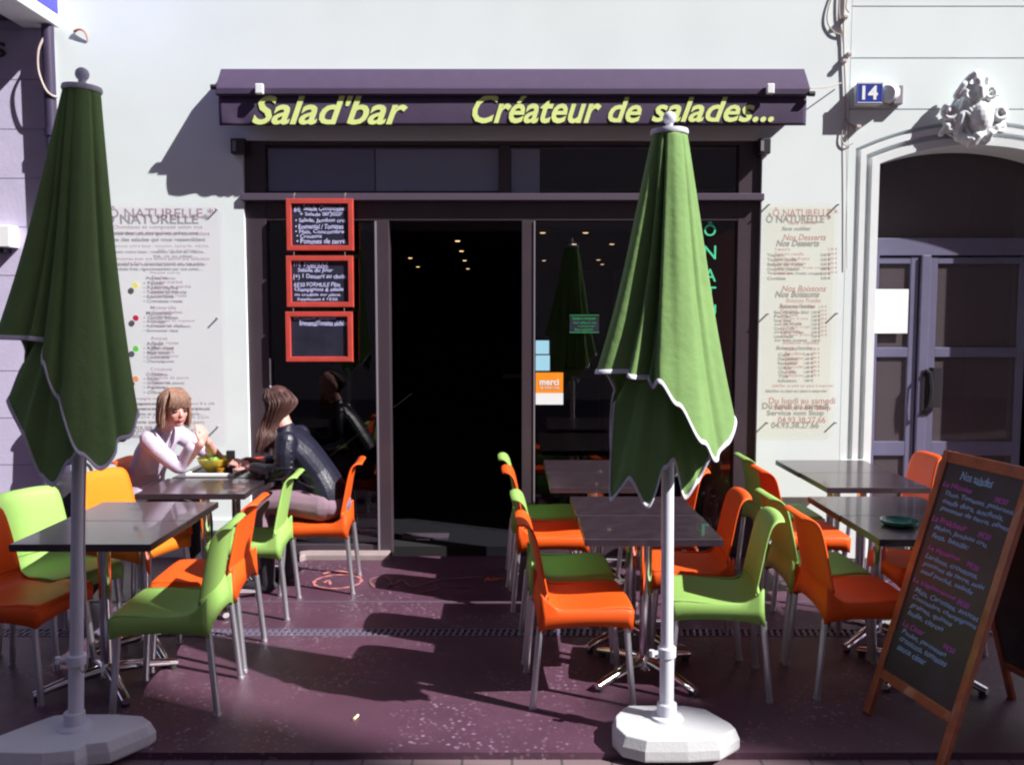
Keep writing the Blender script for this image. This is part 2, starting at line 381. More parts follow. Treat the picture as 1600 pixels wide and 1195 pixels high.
MB().box(-2.4, -2.3, WY+.3, 20, 0, 2.9).box(2.3, 2.4, WY+.3, 20, 0, 2.9).box(-2.3, 2.3, 19.9, 20, 0, 2.9).build('interior_wall', 'dark', bld, smooth=0)
MB().box(1.69, 1.75, WY+.31, WY+1.35, 0, 2.42).build('maroon_partition', 'maroon', bld, smooth=0)
MB().box(1.0, 1.58, 9.3, 9.9, 0, 1.1).box(-.1, 1.6, 9.2, 10, 1.1, 1.14).build('counter', 'frame', bld, smooth=0)
MB().pbox(862, 930, 345, 356, 8.6, .03).build('red_sign_panel', 'redp', bld, smooth=0)
MB().box(-2.29, 2.29, WY+.8, WY+1.0, 2.45, 2.77).build('ceiling_beam', mat('beam_paint', (.05, .05, .065), .8), bld, smooth=0)

sf = thing('shopfront', 'dark brown metal and glass shopfront under the purple awning', 'shopfront', (0, WY, 0))
FY = WY+.03; fd = .10
def zz(v, Y=FY): return W(800, v, Y).z
def xx(u, Y=FY): return W(u, 500, Y).x
f = MB()
f.box(xL, xx(419), FY, FY+fd, 0, zT-.002).box(xx(586), xx(609), FY-.004, FY+fd, 0, zz(345)).box(xx(815), xx(836), FY-.004, FY+fd, 0, zz(345))
f.box(xx(1150), xR, FY, FY+fd, 0, zT-.002)
f.box(xx(419), xx(1150), FY+.002, FY+fd, zz(227), zT-.002)
f.box(xx(419), xx(1150), FY+.002, FY+fd, zz(345), zz(314))
f.box(xx(780), xx(797), FY-.003, FY+fd, zz(303), zz(227))
f.box(xx(419), xx(586), FY+.003, FY+fd, 0, zz(851)).box(xx(836), xx(1150), FY+.003, FY+fd, 0, zz(851))
f.box(xx(395), xx(780), FY+.02, FY+.04, zz(303), zz(298)).build('frame', 'frame', sf, smooth=0, bevel=.004)
MB().box(xL-.012, xR+.012, WY-.03, FY+.05, zz(314, WY), zz(303, WY)).build('transom_bar', 'frame2', sf, smooth=0, bevel=.004)
MB().box(xx(587.5), xx(590), FY-.016, FY-.005, 0.02, zz(346)).box(xx(834), xx(836), FY-.012, FY-.005, .02, zz(346)).build('highlight_strip', 'grey', sf, smooth=0)  # thin grey strips painted in as the highlight along the door stiles
MB().box(xx(420), xx(422), FY-.01, FY-.001, zz(640), zz(560)).build('edge_strip', 'whitep', sf, smooth=0)
for a, b, c, d in ((419, 586, 345, 851), (836, 1150, 345, 851)):
    MB().box(xx(a), xx(b), FY+.04, FY+.048, zz(d), zz(c)).build('glass_pane', 'glass', sf, smooth=0)
for a, b in ((395, 780), (797, 1150)):
    MB().box(xx(a), xx(b), FY+.04, FY+.048, zz(303), zz(227)).build('transom_pane', 'glass', sf, smooth=0)
MB().box(xx(588), xx(779), FY+.055, FY+.06, zz(301), zz(231)).build('frosted_panel', 'film', sf, smooth=0)
MB().box(xx(421), xx(586), FY+.055, FY+.06, zz(301), zz(231)).build('reflection_panel', glassmat('painted_reflection', (.5, .5, .56), (.62, .62, .78), .9), sf, smooth=0)  # added panel whose blue-grey stands in for the reflection on the glass
MB().box(xx(799), xx(843), FY+.055, FY+.06, zz(301), zz(231)).build('frosted_panel', 'film', sf, smooth=0)
o = MB()
th = WY-.11
o.prismz([(xx(470), th-.16), (xx(463), th-.16), (xx(470), th-.03), (xx(476), th+.02), (xx(607), th+.02), (xx(607), WY+.03), (xx(478), WY+.03), (xx(462), WY), (xx(452), th-.16)][2:8], -.01, .045)
tag(o.build('threshold_stone', 'stoneS', smooth=0, bevel=.012), 'pale stone kerb at the foot of the left shop window', 'kerb')
tag(MB().box(xx(610), xx(690), WY+.50, WY+.66, -.001, .012).build('door_mat', 'dmat', smooth=0), 'small striped mat just inside the open doorway', 'mat')
pp = G(660, 843)
tag(MB().prismz([(pp.x-.05, pp.y), (pp.x+.06, pp.y-.02), (pp.x+.05, pp.y+.05), (pp.x-.02, pp.y+.07)], .001, .004).build('paper_scrap', 'paper', smooth=0), 'white scrap of paper on the floor inside the doorway', 'paper')

# interior downlights
for i, (u, v) in enumerate([(709,352),(715,375),(721,391),(726,406),(731,419),(641,402),(653,416),(625,424),(848,362),(915,362),(850,406),(897,380),(956,380),(935,405),(941,412),(448,288),(868,296),(975,296)]):
    d = ray(u, v); t = (2.775-CH)/d.z; p = Vector((d.x*t, d.y*t, 2.775))
    where = 'in the far row seen through the doorway' if 600 < u < 815 else ('behind the right window pane' if v > 300 else 'behind the transom glass')
    b = MB().lathe([(.045, 0), (.05, -.006), (.05, -.012), (.036, -.014)], p, 14); L = thing('downlight', 'tiny warm ceiling spotlight glowing '+where, 'ceiling light', p, 'ceiling spotlights inside the cafe '+where)
    b.build('rim', 'grey', L); MB().lathe([(.03, -.02), (.034, -.0145)], p, 14).build('bulb', 'lamp', L)

# ------------------------------------------------------------------ awning
ax0 = W(340, 150, WY-.2).x; ax1 = W(1262, 150, WY-.2).x
aw = thing('awning', 'dark purple rolled awning with lime italic lettering above the shopfront', 'awning', (0, WY, 0))
zt = W(800, 108, WY-.12).z; zl = W(800, 138, WY-.25).z; zl2 = W(800, 147, WY-.25).z; zv = W(800, 197, WY-.2).z
MB().prismx([(WY-.002, zt+.02), (WY-.12, zt), (WY-.228, zl+.03), (WY-.246, zl), (WY-.243, zl2), (WY-.235, zl2-.005), (WY-.15, zl2-.0), (WY-.15, zl2-.05), (WY-.002, zl2-.08)], ax0, ax1).build('cassette', 'awn', aw, smooth=25, bevel=.004)
rows = []
for i in range(10):
    t = i/9; row = []
    for k in range(161):
        x = ax0+.012+(ax1-ax0-.024)*k/160; s_ = k/160
        wv = .004*math.sin(x*7+1.5*t)+.0015*math.sin(x*21+2)
        wv += .009*t*math.exp(-((s_-.03)/.05)**2)*math.sin(s_*120-t*4)
        row.append(Vector((x, WY-.212-.003*math.sin(t*math.pi)+wv*t*.5, zl2-.008+(zv-zl2+.008)*t)))
    rows.append(row)
MB().grid(rows).build('valance', 'awn', aw, solid=.003, smooth=60)
lt = MB()
ptext(lt, "Salad'bar", 394, 637, 148, 195, WY-.2215, bold=.020, shear=.34, thick=.002)
lt.build('lettering', 'lime', aw, smooth=0); lt = MB()
ptext(lt, "Créateur", 738, 940, 148, 193, WY-.2215, bold=.020, shear=.34, thick=.002)
lt.build('lettering', 'lime', aw, smooth=0); lt = MB()
ptext(lt, "de", 950, 1003, 152, 192, WY-.2215, bold=.020, shear=.34, thick=.002)
lt.build('lettering', 'lime', aw, smooth=0); lt = MB()
ptext(lt, "salades...", 1018, 1210, 152, 191, WY-.2215, bold=.020, shear=.34, thick=.002)
lt.build('lettering', 'lime', aw, smooth=0)
for u in (405, 1204):
    a = W(u-6, 147, WY-.275); b = W(u+6, 131, WY-.275)
    MB().box(a.x, b.x, WY-.285, WY-.25, a.z, b.z).build('clip', 'white', aw, smooth=0, bevel=.006)
MB().tube([(ax0-.03, WY-.24, zl+.01), (ax0+.01, WY-.24, zl+.01)], .018).build('end_cap', 'black', aw)
MB().tube([(ax1-.01, WY-.25, zl2), (ax1+.03, WY-.25, zl2)], .018).build('end_cap', 'black', aw)
for (u0, u1, side) in ((360, 382, 'left'), (1186, 1205, 'right')):
    t = thing('awning_bracket', 'dark box bracket under the %s end of the purple awning' % side, 'bracket', (W(u0, 230, WY).x, WY, 3))
    MB().pbox(u0, u1, 216, 240, WY-.065, .064).build('housing', 'black', t, smooth=0, bevel=.006)
    MB().pbox(u0+3, u0+8, 220, 236, WY-.073, .008).build('face_plate', 'grey', t, smooth=0)
wire = [W(1266, 138, WY-.2), W(1290, 137, WY-.1), W(1315, 130, WY-.02)]
tag(MB().tube(wire, .004, 6).build('awning_wire', 'cable'), 'thin wire from the right awning end to the cable bundle', 'wire')

# ------------------------------------------------------------------ chalkboards on the shop window
texts = [
 [("6€", 459, 470, 323, 332), ("Salade Composée :", 474, 541, 321, 332), ("+ Salade du Jour", 468, 534, 332, 339), ("• Salade, Jambon cru,", 461, 540, 341, 349), ("• Emmental / Tomates", 461, 536, 350, 358), ("• Maïs, Concombre", 461, 537, 359, 366), ("• Croutons", 463, 503, 366, 372), ("• Pommes de terre.", 463, 541, 373, 381)],
 [("11€", 459, 470, 409, 416), ("FORMULE", 475, 513, 410, 417), ("Salade du Jour", 465, 520, 419, 427), ("(+) 1 Dessert au choix.", 458, 542, 428, 437), ("6€50 FORMULE Pâte", 459, 531, 441, 448), ("Champignons & salade", 460, 536, 449, 457), ("ou crudités sur place,", 460, 532, 458, 464), ("Supplément à 1€50.", 464, 528, 465, 471)],
 [("6€/Salade jambon", 459, 524, 493, 502), ("Emmental/Tomates séchées", 468, 543, 501, 509)]]
rects = [(449, 552, 311, 392), (449, 552, 400, 480), (448, 551, 487, 565)]
lbs = ['red framed chalkboard full of white writing, topmost of three on the left window', 'red framed chalkboard with set menu prices, middle of three on the left window', 'red framed chalkboard nearly empty with two lines at its top, lowest on the left window']
BY = WY-.045
for (u0, u1, v0, v1), tx, lb in zip(rects, texts, lbs):
    a = W(u0, v1, BY); b = W(u1, v0, BY); t = thing('menu_chalkboard', lb, 'chalkboard', (a.x, BY, a.z), 'framed menu boards hung on the left shop window')
    fw = .036
    fr = MB(); 
    fr.prism([(a.x, a.z), (b.x, a.z), (b.x-fw, a.z+fw), (a.x+fw, a.z+fw)], BY-.022, BY+.012).prism([(a.x, b.z), (a.x+fw, b.z-fw), (b.x-fw, b.z-fw), (b.x, b.z)], BY-.022, BY+.012)
    fr.prism([(a.x, a.z), (a.x+fw, a.z+fw), (a.x+fw, b.z-fw), (a.x, b.z)], BY-.022, BY+.012).prism([(b.x, a.z), (b.x, b.z), (b.x-fw, b.z-fw), (b.x-fw, a.z+fw)], BY-.022, BY+.012)
    fr.build('frame', 'redf', t, smooth=0, bevel=.004)
    MB().box(a.x+fw-.004, b.x-fw+.004, BY-.004, BY+.008, a.z+fw-.004, b.z-fw+.004).build('slate', 'slate', t, smooth=0)
    for s_, p0, p1, q0, q1 in tx: wr = MB(); ptext(wr, s_, p0, p1, q0, q1, BY-.0065, bold=.012, shear=.12, wob=.06); wr.build('chalk_line', 'chalk', t, smooth=0)
    wr = MB()
    if v0 != 487: wr.pbox(503 if v0 == 311 else 478, 535 if v0 == 311 else 512, q0*0+(332 if v0 == 311 else 418), (333 if v0 == 311 else 419), BY-.0065, .001)
    if wr.v: wr.build('underline', 'chalk', t, smooth=0)
    for k in (.12, .88):
        hk = MB(); x = a.x+(b.x-a.x)*k; hk.tube([(x, BY-.01, b.z-.005), (x, BY-.016, b.z+.02), (x+.004, BY-.002, b.z+.04)], .003, 6)
        hk.build('hook', 'grey', t)

# stickers and glass lettering
SY = FY+.036
st = thing('merci_sticker', 'orange and white square sticker reading merci on the window by the door', 'sticker', W(836, 632, SY))
MB().pbox(837, 880, 582, 614, SY, .002).build('orange_field', 'orst', st, smooth=0)
MB().pbox(837, 880, 614, 632, SY, .002).build('white_field', 'paper', st, smooth=0)
l = MB(); ptext(l, 'merci', 843, 873, 592, 602, SY-.002, bold=.03); ptext(l, 'de votre visite', 844, 873, 603, 608, SY-.002); l.build('lettering', 'paper', st, smooth=0)
tag(MB().pbox(837, 858, 532, 553, SY, .002).build('blue_sticker', 'cyan', smooth=0, bevel=.0), 'upper of two pale blue square stickers above the orange one', 'sticker', 'pale blue stickers beside the doorway')
tag(MB().pbox(837, 859, 555, 579, SY, .002).build('blue_sticker', 'cyan', smooth=0), 'lower of two pale blue square stickers touching the orange one', 'sticker', 'pale blue stickers beside the doorway')
gl = thing('window_lettering', 'vertical teal green lettering on the right window beside the umbrella', 'lettering', W(1100, 630, SY))
for ch, v0, v1, h in (('Ô', 346, 369, 1), ('N', 384, 405, 1), ('A', 420, 440, 1), ('T', 448, 468, 1), ('U', 476, 495, 1), ('R', 503, 522, 1), ('E', 530, 549, 1), ('L', 557, 576, 1), ('L', 584, 603, 1), ('E', 611, 630, 1)):
    l = MB(); ptext(l, ch, 1100 if ch != 'T' else 1102, 1119, v0, v1, SY-.002, bold=.004); l.build('letter', 'teal', gl, smooth=0)
ns = thing('window_notice', 'small dark notice with green writing on the right window', 'notice', W(890, 520, SY))
MB().pbox(890, 936, 492, 520, SY, .002).build('panel', 'slate', ns, smooth=0)
l = MB()
for s_, a, b, c, d in (('Salades à composer', 894, 931, 495, 501), ('sur place ou', 896, 931, 502, 507), ('à emporter', 904, 930, 508, 512), ('Bon appétit', 898, 926, 513, 518)): ptext(l, s_, a, b, c, d, SY-.002, bold=.01)
l.pbox(890, 936, 492, 493, SY-.003, .002).pbox(890, 936, 519, 520, SY-.003, .002).build('lettering', 'greens', ns, smooth=0)

# ------------------------------------------------------------------ acrylic menu panels on the wall
BW = WY-.017
def panel(u0, u1, v0, v1, pm, name_label, mt, lines, dots, pins, tm):
    a = W(u0, v1, BW); t = thing('wall_menu', name_label, 'wall menu', a)
    MB().pbox(u0, u1, v0, v1, BW, .004).build('acrylic_sheet', pm, t, smooth=0)
    for s_, a_, b_, c_, d_, bo, sh in lines:
        l = MB(); ptext(l, s_, a_, b_, c_, d_, BW-.003, bold=bo, shear=sh); l.build('text_line', tm, t, smooth=0)
    for (u, v, mm) in dots:
        c = W(u, v, BW-.002)
        q = MB(); n = 20
        q.prism([(c.x+.021*math.cos(2*math.pi*k/n), c.z+.021*math.sin(2*math.pi*k/n)) for k in range(n)], BW-.003, BW-.001).build('coloured_dot', mm, t, smooth=0)
    for (u, v) in pins:
        c = W(u, v, BW-.01); MB().tube([(c.x, BW-.016, c.z), (c.x, WY+.005, c.z)], .006, 10).build('standoff', 'grey', t)
    return t
B = .012
lines = [("Ô NATURELLE *", 168, 333, 322, 341, .014, 0), ("Choisissez et composez selon vos", 176, 316, 352, 359, B, 0), ("envies des salades qui vous ressemblent", 168, 328, 362, 370, B, 0),
 ("Choisissez votre base : mesclun, épinards, mâche,", 166, 326, 382, 388, 0, 0), ("blé, riz ou pâtes…", 247, 316, 389, 395, 0, 0),
 ("Agrémentez avec vos envies parmi une sélection", 168, 327, 402, 408, B, 0), ("de produits frais, rigoureusement par nos soins…", 172, 324, 409, 415, B, 0)]
y = 424
for gi, grp in enumerate((("Poulet curry", "Poulet", "Poulet mariné", "Tomates du marché", "Saumon fumé", "Crevettes roses"), ("Mozzarella", "Gouda italien", "Fromage", "Parmesan en copeaux", "Emmental râpé"), ("Avocat", "Radis roses", "Maïs doux", "Concombre", "Champignons"), ("Croutons", "Noix", "Graines de pavot", "Pignons", "Olives"))):
    y = (424, 478, 526, 574)[gi]
    for k, s_ in enumerate(grp):
        lines.append((("• " if k else "") + s_, 231 if k else 235, 236+len(s_)*3.3+6, y+k*7, y+k*7+5.2, B, 0))
lines += [("Accompagnez votre salade d'un dessert", 202, 300, 620, 626, B, 0), ("ou composez votre formule avec boisson & le café", 200, 335, 628, 634, B, 0), ("vinaigrette et pain au choix compris…", 200, 326, 636, 642, B, 0), ("notre carte est sur le pain", 210, 326, 649, 655, 0, 0), ("votre avis nous intéresse", 210, 300, 656, 662, 0, 0), ("Salad'bar & créateur", 208, 305, 667, 676, B, .2)]
mauvep = glassmat('mauve_ink_pale', (1, 1, 1), (.24, .09, .16), .42, 1.01)
panel(152, 347, 318, 690, 'banner', 'pale pink clear wall menu with coloured dots, behind the blond woman', None, lines,
      [(211, 446, mat('dot_yellow', (.75, .68, .15), .6)), (212, 497, mat('dot_red', (.45, .02, .05), .6)), (212, 545, mat('dot_green', (.12, .55, .06), .6)), (212, 592, mat('dot_orange', (.7, .30, .14), .6))],
      [(337, 327), (338, 497), (339, 667), (160, 327), (160, 667)], mauvep)
lines = [("Ô NATURELLE *", 1207, 1309, 324, 339, .012, 0), ("Sans oublier", 1232, 1278, 345, 351, B, .15), ("Nos Desserts", 1223, 1291, 366, 376, .02, .25), ("Nos Boissons", 1221, 1291, 446, 456, .02, .25),
 ("Boissons Froides", 1228, 1283, 466, 473, B, .2), ("Boissons chaudes", 1223, 1280, 532, 538, B, .2), ("Salad'bar ou plats sur place à emporter", 1206, 1303, 600, 606, B, .15),
 ("Du lundi au samedi", 1201, 1305, 621, 631, .022, 0), ("Service non Stop", 1208, 1298, 633, 643, .022, 0), ("04.93.38.27.66", 1215, 1290, 651, 661, .022, 0)]
for k, s_ in enumerate(("Yaourt", "Yaourt coulis", "Salade de fruits", "Crumble maison", "Tiramisu aux fruits rouges", "Cookies")):
    lines.append((s_, 1209, 1209+len(s_)*3.0+8, 387+k*7.3, 392+k*7.3, B, 0)); lines.append(("3,50 €", 1293, 1308, 387+k*7.3, 392+k*7.3, B, 0))
for k, s_ in enumerate(("Eau minérale 50cl", "Perrier", "Ice tea", "Jus de fruits", "Coca-Cola", "Orangina rouge", "Limonade", "Jus frais pressé")):
    lines.append((s_, 1220, 1220+len(s_)*2.7+8, 477+k*6.3, 481.6+k*6.3, B, 0)); lines.append(("2,50 €", 1278, 1292, 477+k*6.3, 481.6+k*6.3, B, 0))
for k, s_ in enumerate(("Café", "Décaféiné", "Noisette", "Crème", "Chocolat", "Thé", "Infusion")):
    lines.append((s_, 1226, 1226+len(s_)*2.6+8, 543+k*6.8, 548+k*6.8, B, 0)); lines.append(("1,80 €", 1267, 1281, 543+k*6.8, 548+k*6.8, B, 0))
panel(1188, 1312, 318, 682, 'banner2', 'narrow cream wall menu with brown writing between shopfront and arched door', None, lines, [], [(1202, 320), (1310, 320), (1200, 491), (1308, 490), (1199, 661), (1306, 661)], glassmat('brown_red_ink_translucent', (1, 1, 1), (.42, .13, .11), .42, 1.01))

# ------------------------------------------------------------------ right building: arched doorway, mouldings
rb = thing('arched_building', 'white building with shallow arched doorway and stone grooves, right of the cafe', 'building', (3.2, WY, 0))
xo0 = W(1373, 300, WY).x; cx = W(1521, 300, WY).x; xo1 = 2*cx-xo0; hw = cx-xo0
zs = W(1373, 256, WY).z; za = W(1521, 227, WY).z; rise = za-zs; AR = (hw*hw+rise*rise)/(2*rise); zc = za-AR
zstep = W(1500, 172, WY).z
def arch_z(x, off): 
    q = (AR+off)**2-(x-cx)**2
    return zc+math.sqrt(max(q, 0))
prof = [(0, .30), (0, -.005), (.055, -.008), (.062, .035), (.088, .035), (.094, -.004), (.135, -.004), (.142, .03), (.162, .03), (.168, 0), (.168, .05)]
rows = []
N = 40
for off, dep in prof:
    r = [Vector((xo0-off, WY+dep, 0)), Vector((xo0-off, WY+dep, arch_z(xo0-off, off)))]
    for k in range(1, N): 
        x = xo0-off+(xo1-xo0+2*off)*k/N; r.append(Vector((x, WY+dep, arch_z(x, off))))
    r += [Vector((xo1+off, WY+dep, arch_z(xo1+off, off))), Vector((xo1+off, WY+dep, 0))]
    rows.append(r)
MB().grid(rows).build('arch_moulding', 'mould', rb, smooth=20, solid=0)
wl = MB(); o_ = .167
wl.box(xb+.004, xo0-o_, WY+.001, WY+.3, 0, zstep).box(xo1+o_, 9.5, WY+.001, WY+.3, 0, zstep)
for k in range(N):
    x0 = xo0-o_+(xo1-xo0+2*o_)*k/N; x1 = xo0-o_+(xo1-xo0+2*o_)*(k+1)/N
    wl.prism([(x0, arch_z(x0, o_)-.003), (x1, arch_z(x1, o_)-.003), (x1, zstep), (x0, zstep)], WY+.001, WY+.3)
zq = zstep; hC = W(1500, 92, WY).z-zstep
while zq < TOP:
    wl.box(xb+.004, 9.5, WY+.001, WY+.3, zq+.009, zq+hC); wl.box(xb+.01, 9.5, WY+.014, WY+.3, zq-.001, zq+.0095); zq += hC
wl.build('wall', 'wall', rb, smooth=0)
MB().box(xb+.006, xo0-.02, WY-.03, WY-.012, 0, W(1300, 717, WY).z).build('plinth', 'mould', rb, smooth=0)
MB().box(xo0-.3, xo1+.3, WY+.9, WY+3, 2.2, 2.3).box(xo0-.4, xo1+.4, WY+2.9, WY+3, 0, 3.6).build('hall_back', mat('hall_wall', (.14, .12, .16), .9, noise_=.2, nscale=2), rb, smooth=0)
MB().box(xo0-.4, xo1+.4, WY+.3, WY+3, -.2, -.002).build('hall_floor', 'darkfloor', rb, smooth=0)
MB().box(xo0-.45, xo0-.4, WY+.3, WY+3, 0, 4).box(xo1+.4, xo1+.45, WY+.3, WY+3, 0, 4).box(xo0-.4, xo1+.4, WY+.32, WY+3, 3.95, 4).build('hall_side', 'dark', rb, smooth=0)
# door set
DY = WY+.29
dm = thing('entrance_door', 'blue grey metal and glass double door in the arched doorway', 'door', (cx, DY, 0))
def dx(u): return W(u, 500, DY).x
def dz(v): return W(1500, v, DY).z
fr = MB()
zt1, zt0 = dz(372), dz(399)
fr.box(xo0-.01, xo1+.01, DY, DY+.07, zt0, zt1)
fr.box(xo0-.01, dx(1384)-.06, DY, DY+.07, 0, zt0)
fr.box(dx(1437), dx(1451), DY-.012, DY+.07, 0, zt0)
fr.build('frame', 'metalb', dm, smooth=0, bevel=.004)
def leaf(u0, u1, sw):
    l = MB(); a, b = dx(u0), dx(u1); s_ = sw
    l.box(a, a+s_, DY+.01, DY+.055, .01, zt0-.01).box(b-s_, b, DY+.01, DY+.055, .01, zt0-.01)
    for v0, v1 in ((402, 412), (543, 558), (690, 712), (840, 870)): l.box(a+s_, b-s_, DY+.012, DY+.053, dz(v1), dz(v0))
    o = l.build('door_leaf', 'metalb', dm, smooth=0, bevel=.003)
    q = MB().box(a+s_, b-s_, DY+.03, DY+.036, dz(868), dz(404)); q.v = [p-Vector(dm.location) for p in q.v]
    q.build('pane', 'dglass', o, smooth=0, world=False)
    return o
leaf(1322, 1434, .06)
rl = leaf(1452, 1604, .055)
MB().box(xo0-.02, xo1+.02, DY+.03, DY+.036, zt1, za+.05).build('fanlight_pane', 'dglass', dm, smooth=0)
hd = MB(); hx = dx(1447)
hd.box(hx-.02, hx+.02, DY-.02, DY-.011, dz(648), dz(578)).tube([(hx+.01, DY-.012, dz(640)), (hx+.02, DY-.06, dz(636)), (hx+.03, DY-.07, dz(610)), (hx+.02, DY-.06, dz(582)), (hx+.01, DY-.012, dz(578))], .012, 8).box(dx(1457), dx(1470), DY-.045, DY+.009, dz(636), dz(574))
hd.build('handle', 'black', dm, smooth=30)
tag(MB().box(xo0+.003, dx(1418), DY-.006, DY-.001, dz(521), dz(452)).build('door_notice', 'paper', smooth=0, bevel=.002), 'blank white notice fixed on the blue grey door', 'notice')
cs = MB()
cs.box(dx(1565), dx(1568), DY+.5, DY+.51, 0, 3).tube([W(1568, 470, DY+.6), W(1572, 560, DY+.6), W(1590, 600, DY+.6)], .01, 6)
cs.build('inner_cable', 'dark', rb, smooth=0)

# cartouche ornament over the arch
def C(u, v, p): return W(u, v, WY-p)
k = WY/1357.0
oc = MB()
oc.ell(C(1530, 182, .05), (.105, .09, .14)).ell(C(1530, 184, .09), (.080, .085, .115))
for q_ in range(9):
    a_ = R(20+q_*17.5); oc.tube([C(1530, 190, .15), C(1530+22*math.cos(a_), 186-30*math.sin(a_), .11), C(1530+27*math.cos(a_), 184-38*math.sin(a_), .05)], [.006, .014, .018], 8)
def volute(cu, cv, r, tr, p, a0=0, turns=1.1, sgn=1):
    pts = []
    c = C(cu, cv, p)
    for i in range(26):
        a = a0+sgn*i/25*turns*2*math.pi; rr = r*(1-.55*i/25)
        pts.append(c+Vector((rr*math.cos(a), -.03*i/25, rr*math.sin(a))))
    oc.tube(pts, [tr*(1-.3*i/25) for i in range(26)], 8)
    oc.ell(c, (r*.35, r*.45, r*.35), 10, 6)
volute(1512, 147, .055, .022, .11, R(200), 1.2, -1); volute(1546, 147, .05, .020, .11, R(-20), 1.2, 1)
volute(1560, 177, .05, .022, .09, R(60), 1.2, -1); volute(1484, 176, .05, .022, .07, R(120), 1.2, 1)
volute(1486, 196, .05, .02, .06, R(90), 1.0, 1); volute(1560, 200, .04, .018, .06, R(90), 1.0, -1)
for (u0, v0, u1, v1, r0, r1, p) in ((1496,150,1516,120,.03,.02,.10),(1516,120,1530,116,.02,.025,.12),(1530,134,1524,118,.035,.02,.13),(1532,150,1530,128,.03,.03,.13),(1541,130,1544,118,.018,.01,.08),
        (1470,210,1490,190,.02,.03,.05),(1498,215,1520,222,.035,.04,.07),(1520,222,1534,208,.04,.03,.10),(1548,205,1566,196,.03,.012,.07),(1540,215,1556,205,.03,.02,.07),(1508,160,1496,205,.03,.035,.07),(1552,160,1556,190,.025,.025,.06),(1514,228,1524,214,.02,.03,.10)):
    oc.tube([C(u0, v0, p), C((u0+u1)/2, (v0+v1)/2-2, p+.02), C(u1, v1, p)], [r0, (r0+r1)/2, r1], 8)
    oc.ell(C(u1, v1, p), (r1, r1, r1), 8, 6); oc.ell(C(u0, v0, p), (r0, r0, r0), 8, 6)
oc.prism([(C(1478,210,0).x, C(1478,210,0).z), (C(1490,165,0).x, C(1490,165,0).z), (C(1512,125,0).x, C(1512,125,0).z), (C(1535,120,0).x, C(1535,120,0).z), (C(1556,150,0).x, C(1556,150,0).z), (C(1562,190,0).x, C(1562,190,0).z), (C(1545,222,0).x, C(1545,222,0).z), (C(1505,228,0).x, C(1505,228,0).z)][::-1], WY-.022, WY+.02)
tag(fuse(oc, .0055, 2).build('cartouche', 'mould', smooth=80), 'carved stone cartouche with scrolls crowning the arched doorway', 'ornament')

# house number with its bracket box
hn = thing('house_number', 'blue enamel house number plate 14 on a small box beside the arch', 'house number', W(1358, 160, WY))
MB().pbox(1340, 1380, 130, 163, WY-.085, .084).build('box', 'mould', hn, smooth=0, bevel=.004)
MB().pbox(1338, 1380, 129, 162, WY-.094, .008).build('plate', 'blueplate', hn, smooth=0, bevel=.003)
l = MB(); ptext(l, '14', 1347, 1372, 134, 156, WY-.096, bold=.03); 
for a_ in ((1339.5, 1378.5, 130, 131), (1339.5, 1378.5, 160, 161), (1339.5, 1340.5, 131, 160), (1377.5, 1378.5, 131, 160)): l.pbox(*a_, WY-.0965, .0015)
l.build('digits', 'whitep', hn, smooth=0)
lb = thing('wall_lamp', 'small pale wall lamp with grey body just right of the house number', 'lamp', W(1395, 150, WY))
MB().tube([W(1386, 146, WY-.08), W(1390, 146, WY-.02)], [.055, .07], 14).build('shade', 'mould', lb)
MB().pbox(1396, 1412, 133, 163, WY-.055, .054).build('body', 'grey', lb, smooth=0, bevel=.005)

# cables on the wall
cb = thing('wall_cables', 'thin tangled cables running down the wall seam between cafe and arched building', 'cable', W(1318, 200, WY))
def wc(pts, r, nm='cable', m='cable', p=.012): 
    P_ = [W(u, v, WY-p) for u, v in pts]; out = []
    for i in range(len(P_)-1):
        for k_ in range(6):
            t = k_/6; p0 = P_[max(i-1, 0)]; p1 = P_[i]; p2 = P_[i+1]; p3 = P_[min(i+2, len(P_)-1)]
            out.append(.5*((2*p1)+(p2-p0)*t+(2*p0-5*p1+4*p2-p3)*t*t+(3*p1-p0-3*p2+p3)*t**3))
    out.append(P_[-1]); return out
cb2 = MB().tube(wc([(1320, -20), (1318, 40), (1319, 90), (1321, 140), (1322, 185), (1330, 195), (1343, 200)], .006), .006, 6)
cb2.tube(wc([(1312, -20), (1311, 20), (1316, 55), (1319, 75)], .005), .005, 6).tube(wc([(1302, -10), (1294, 15), (1293, 35), (1302, 50), (1314, 55)], .005), .005, 6)
cb2.tube(wc([(1320, 185), (1316, 205), (1315, 220), (1322, 228), (1333, 224)], .005), .004, 6).tube(wc([(1325, -10), (1322, 12), (1327, 20)], .005), .005, 6)
cb2.tube(wc([(1322, 195), (1323, 300), (1323, 420)], .003), .0025, 6)
cb2.build('cable_run', 'cable', cb)
cl = MB()
for u, v in ((1322, 26), (1328, 84), (1320, 95), (1342, 198)): cl.pbox(u-4, u+4, v-3, v+3, WY-.045, .044)
cl.build('cable_clamp', 'cable', cb, smooth=0, bevel=.006)
hk = sm([W(116, 50, WY-.012), W(121, 47, WY-.02), W(128, 47, WY-.025), W(134, 53, WY-.02), W(137, 64, WY-.005)], 3)
tag(MB().tube(hk, [.010-.0005*i for i in range(len(hk))], 8).build('wall_hook', mat('rusty_hook', (.45, .2, .12), .7)), 'small curved rusty hook high on the white wall above the left umbrella', 'hook')

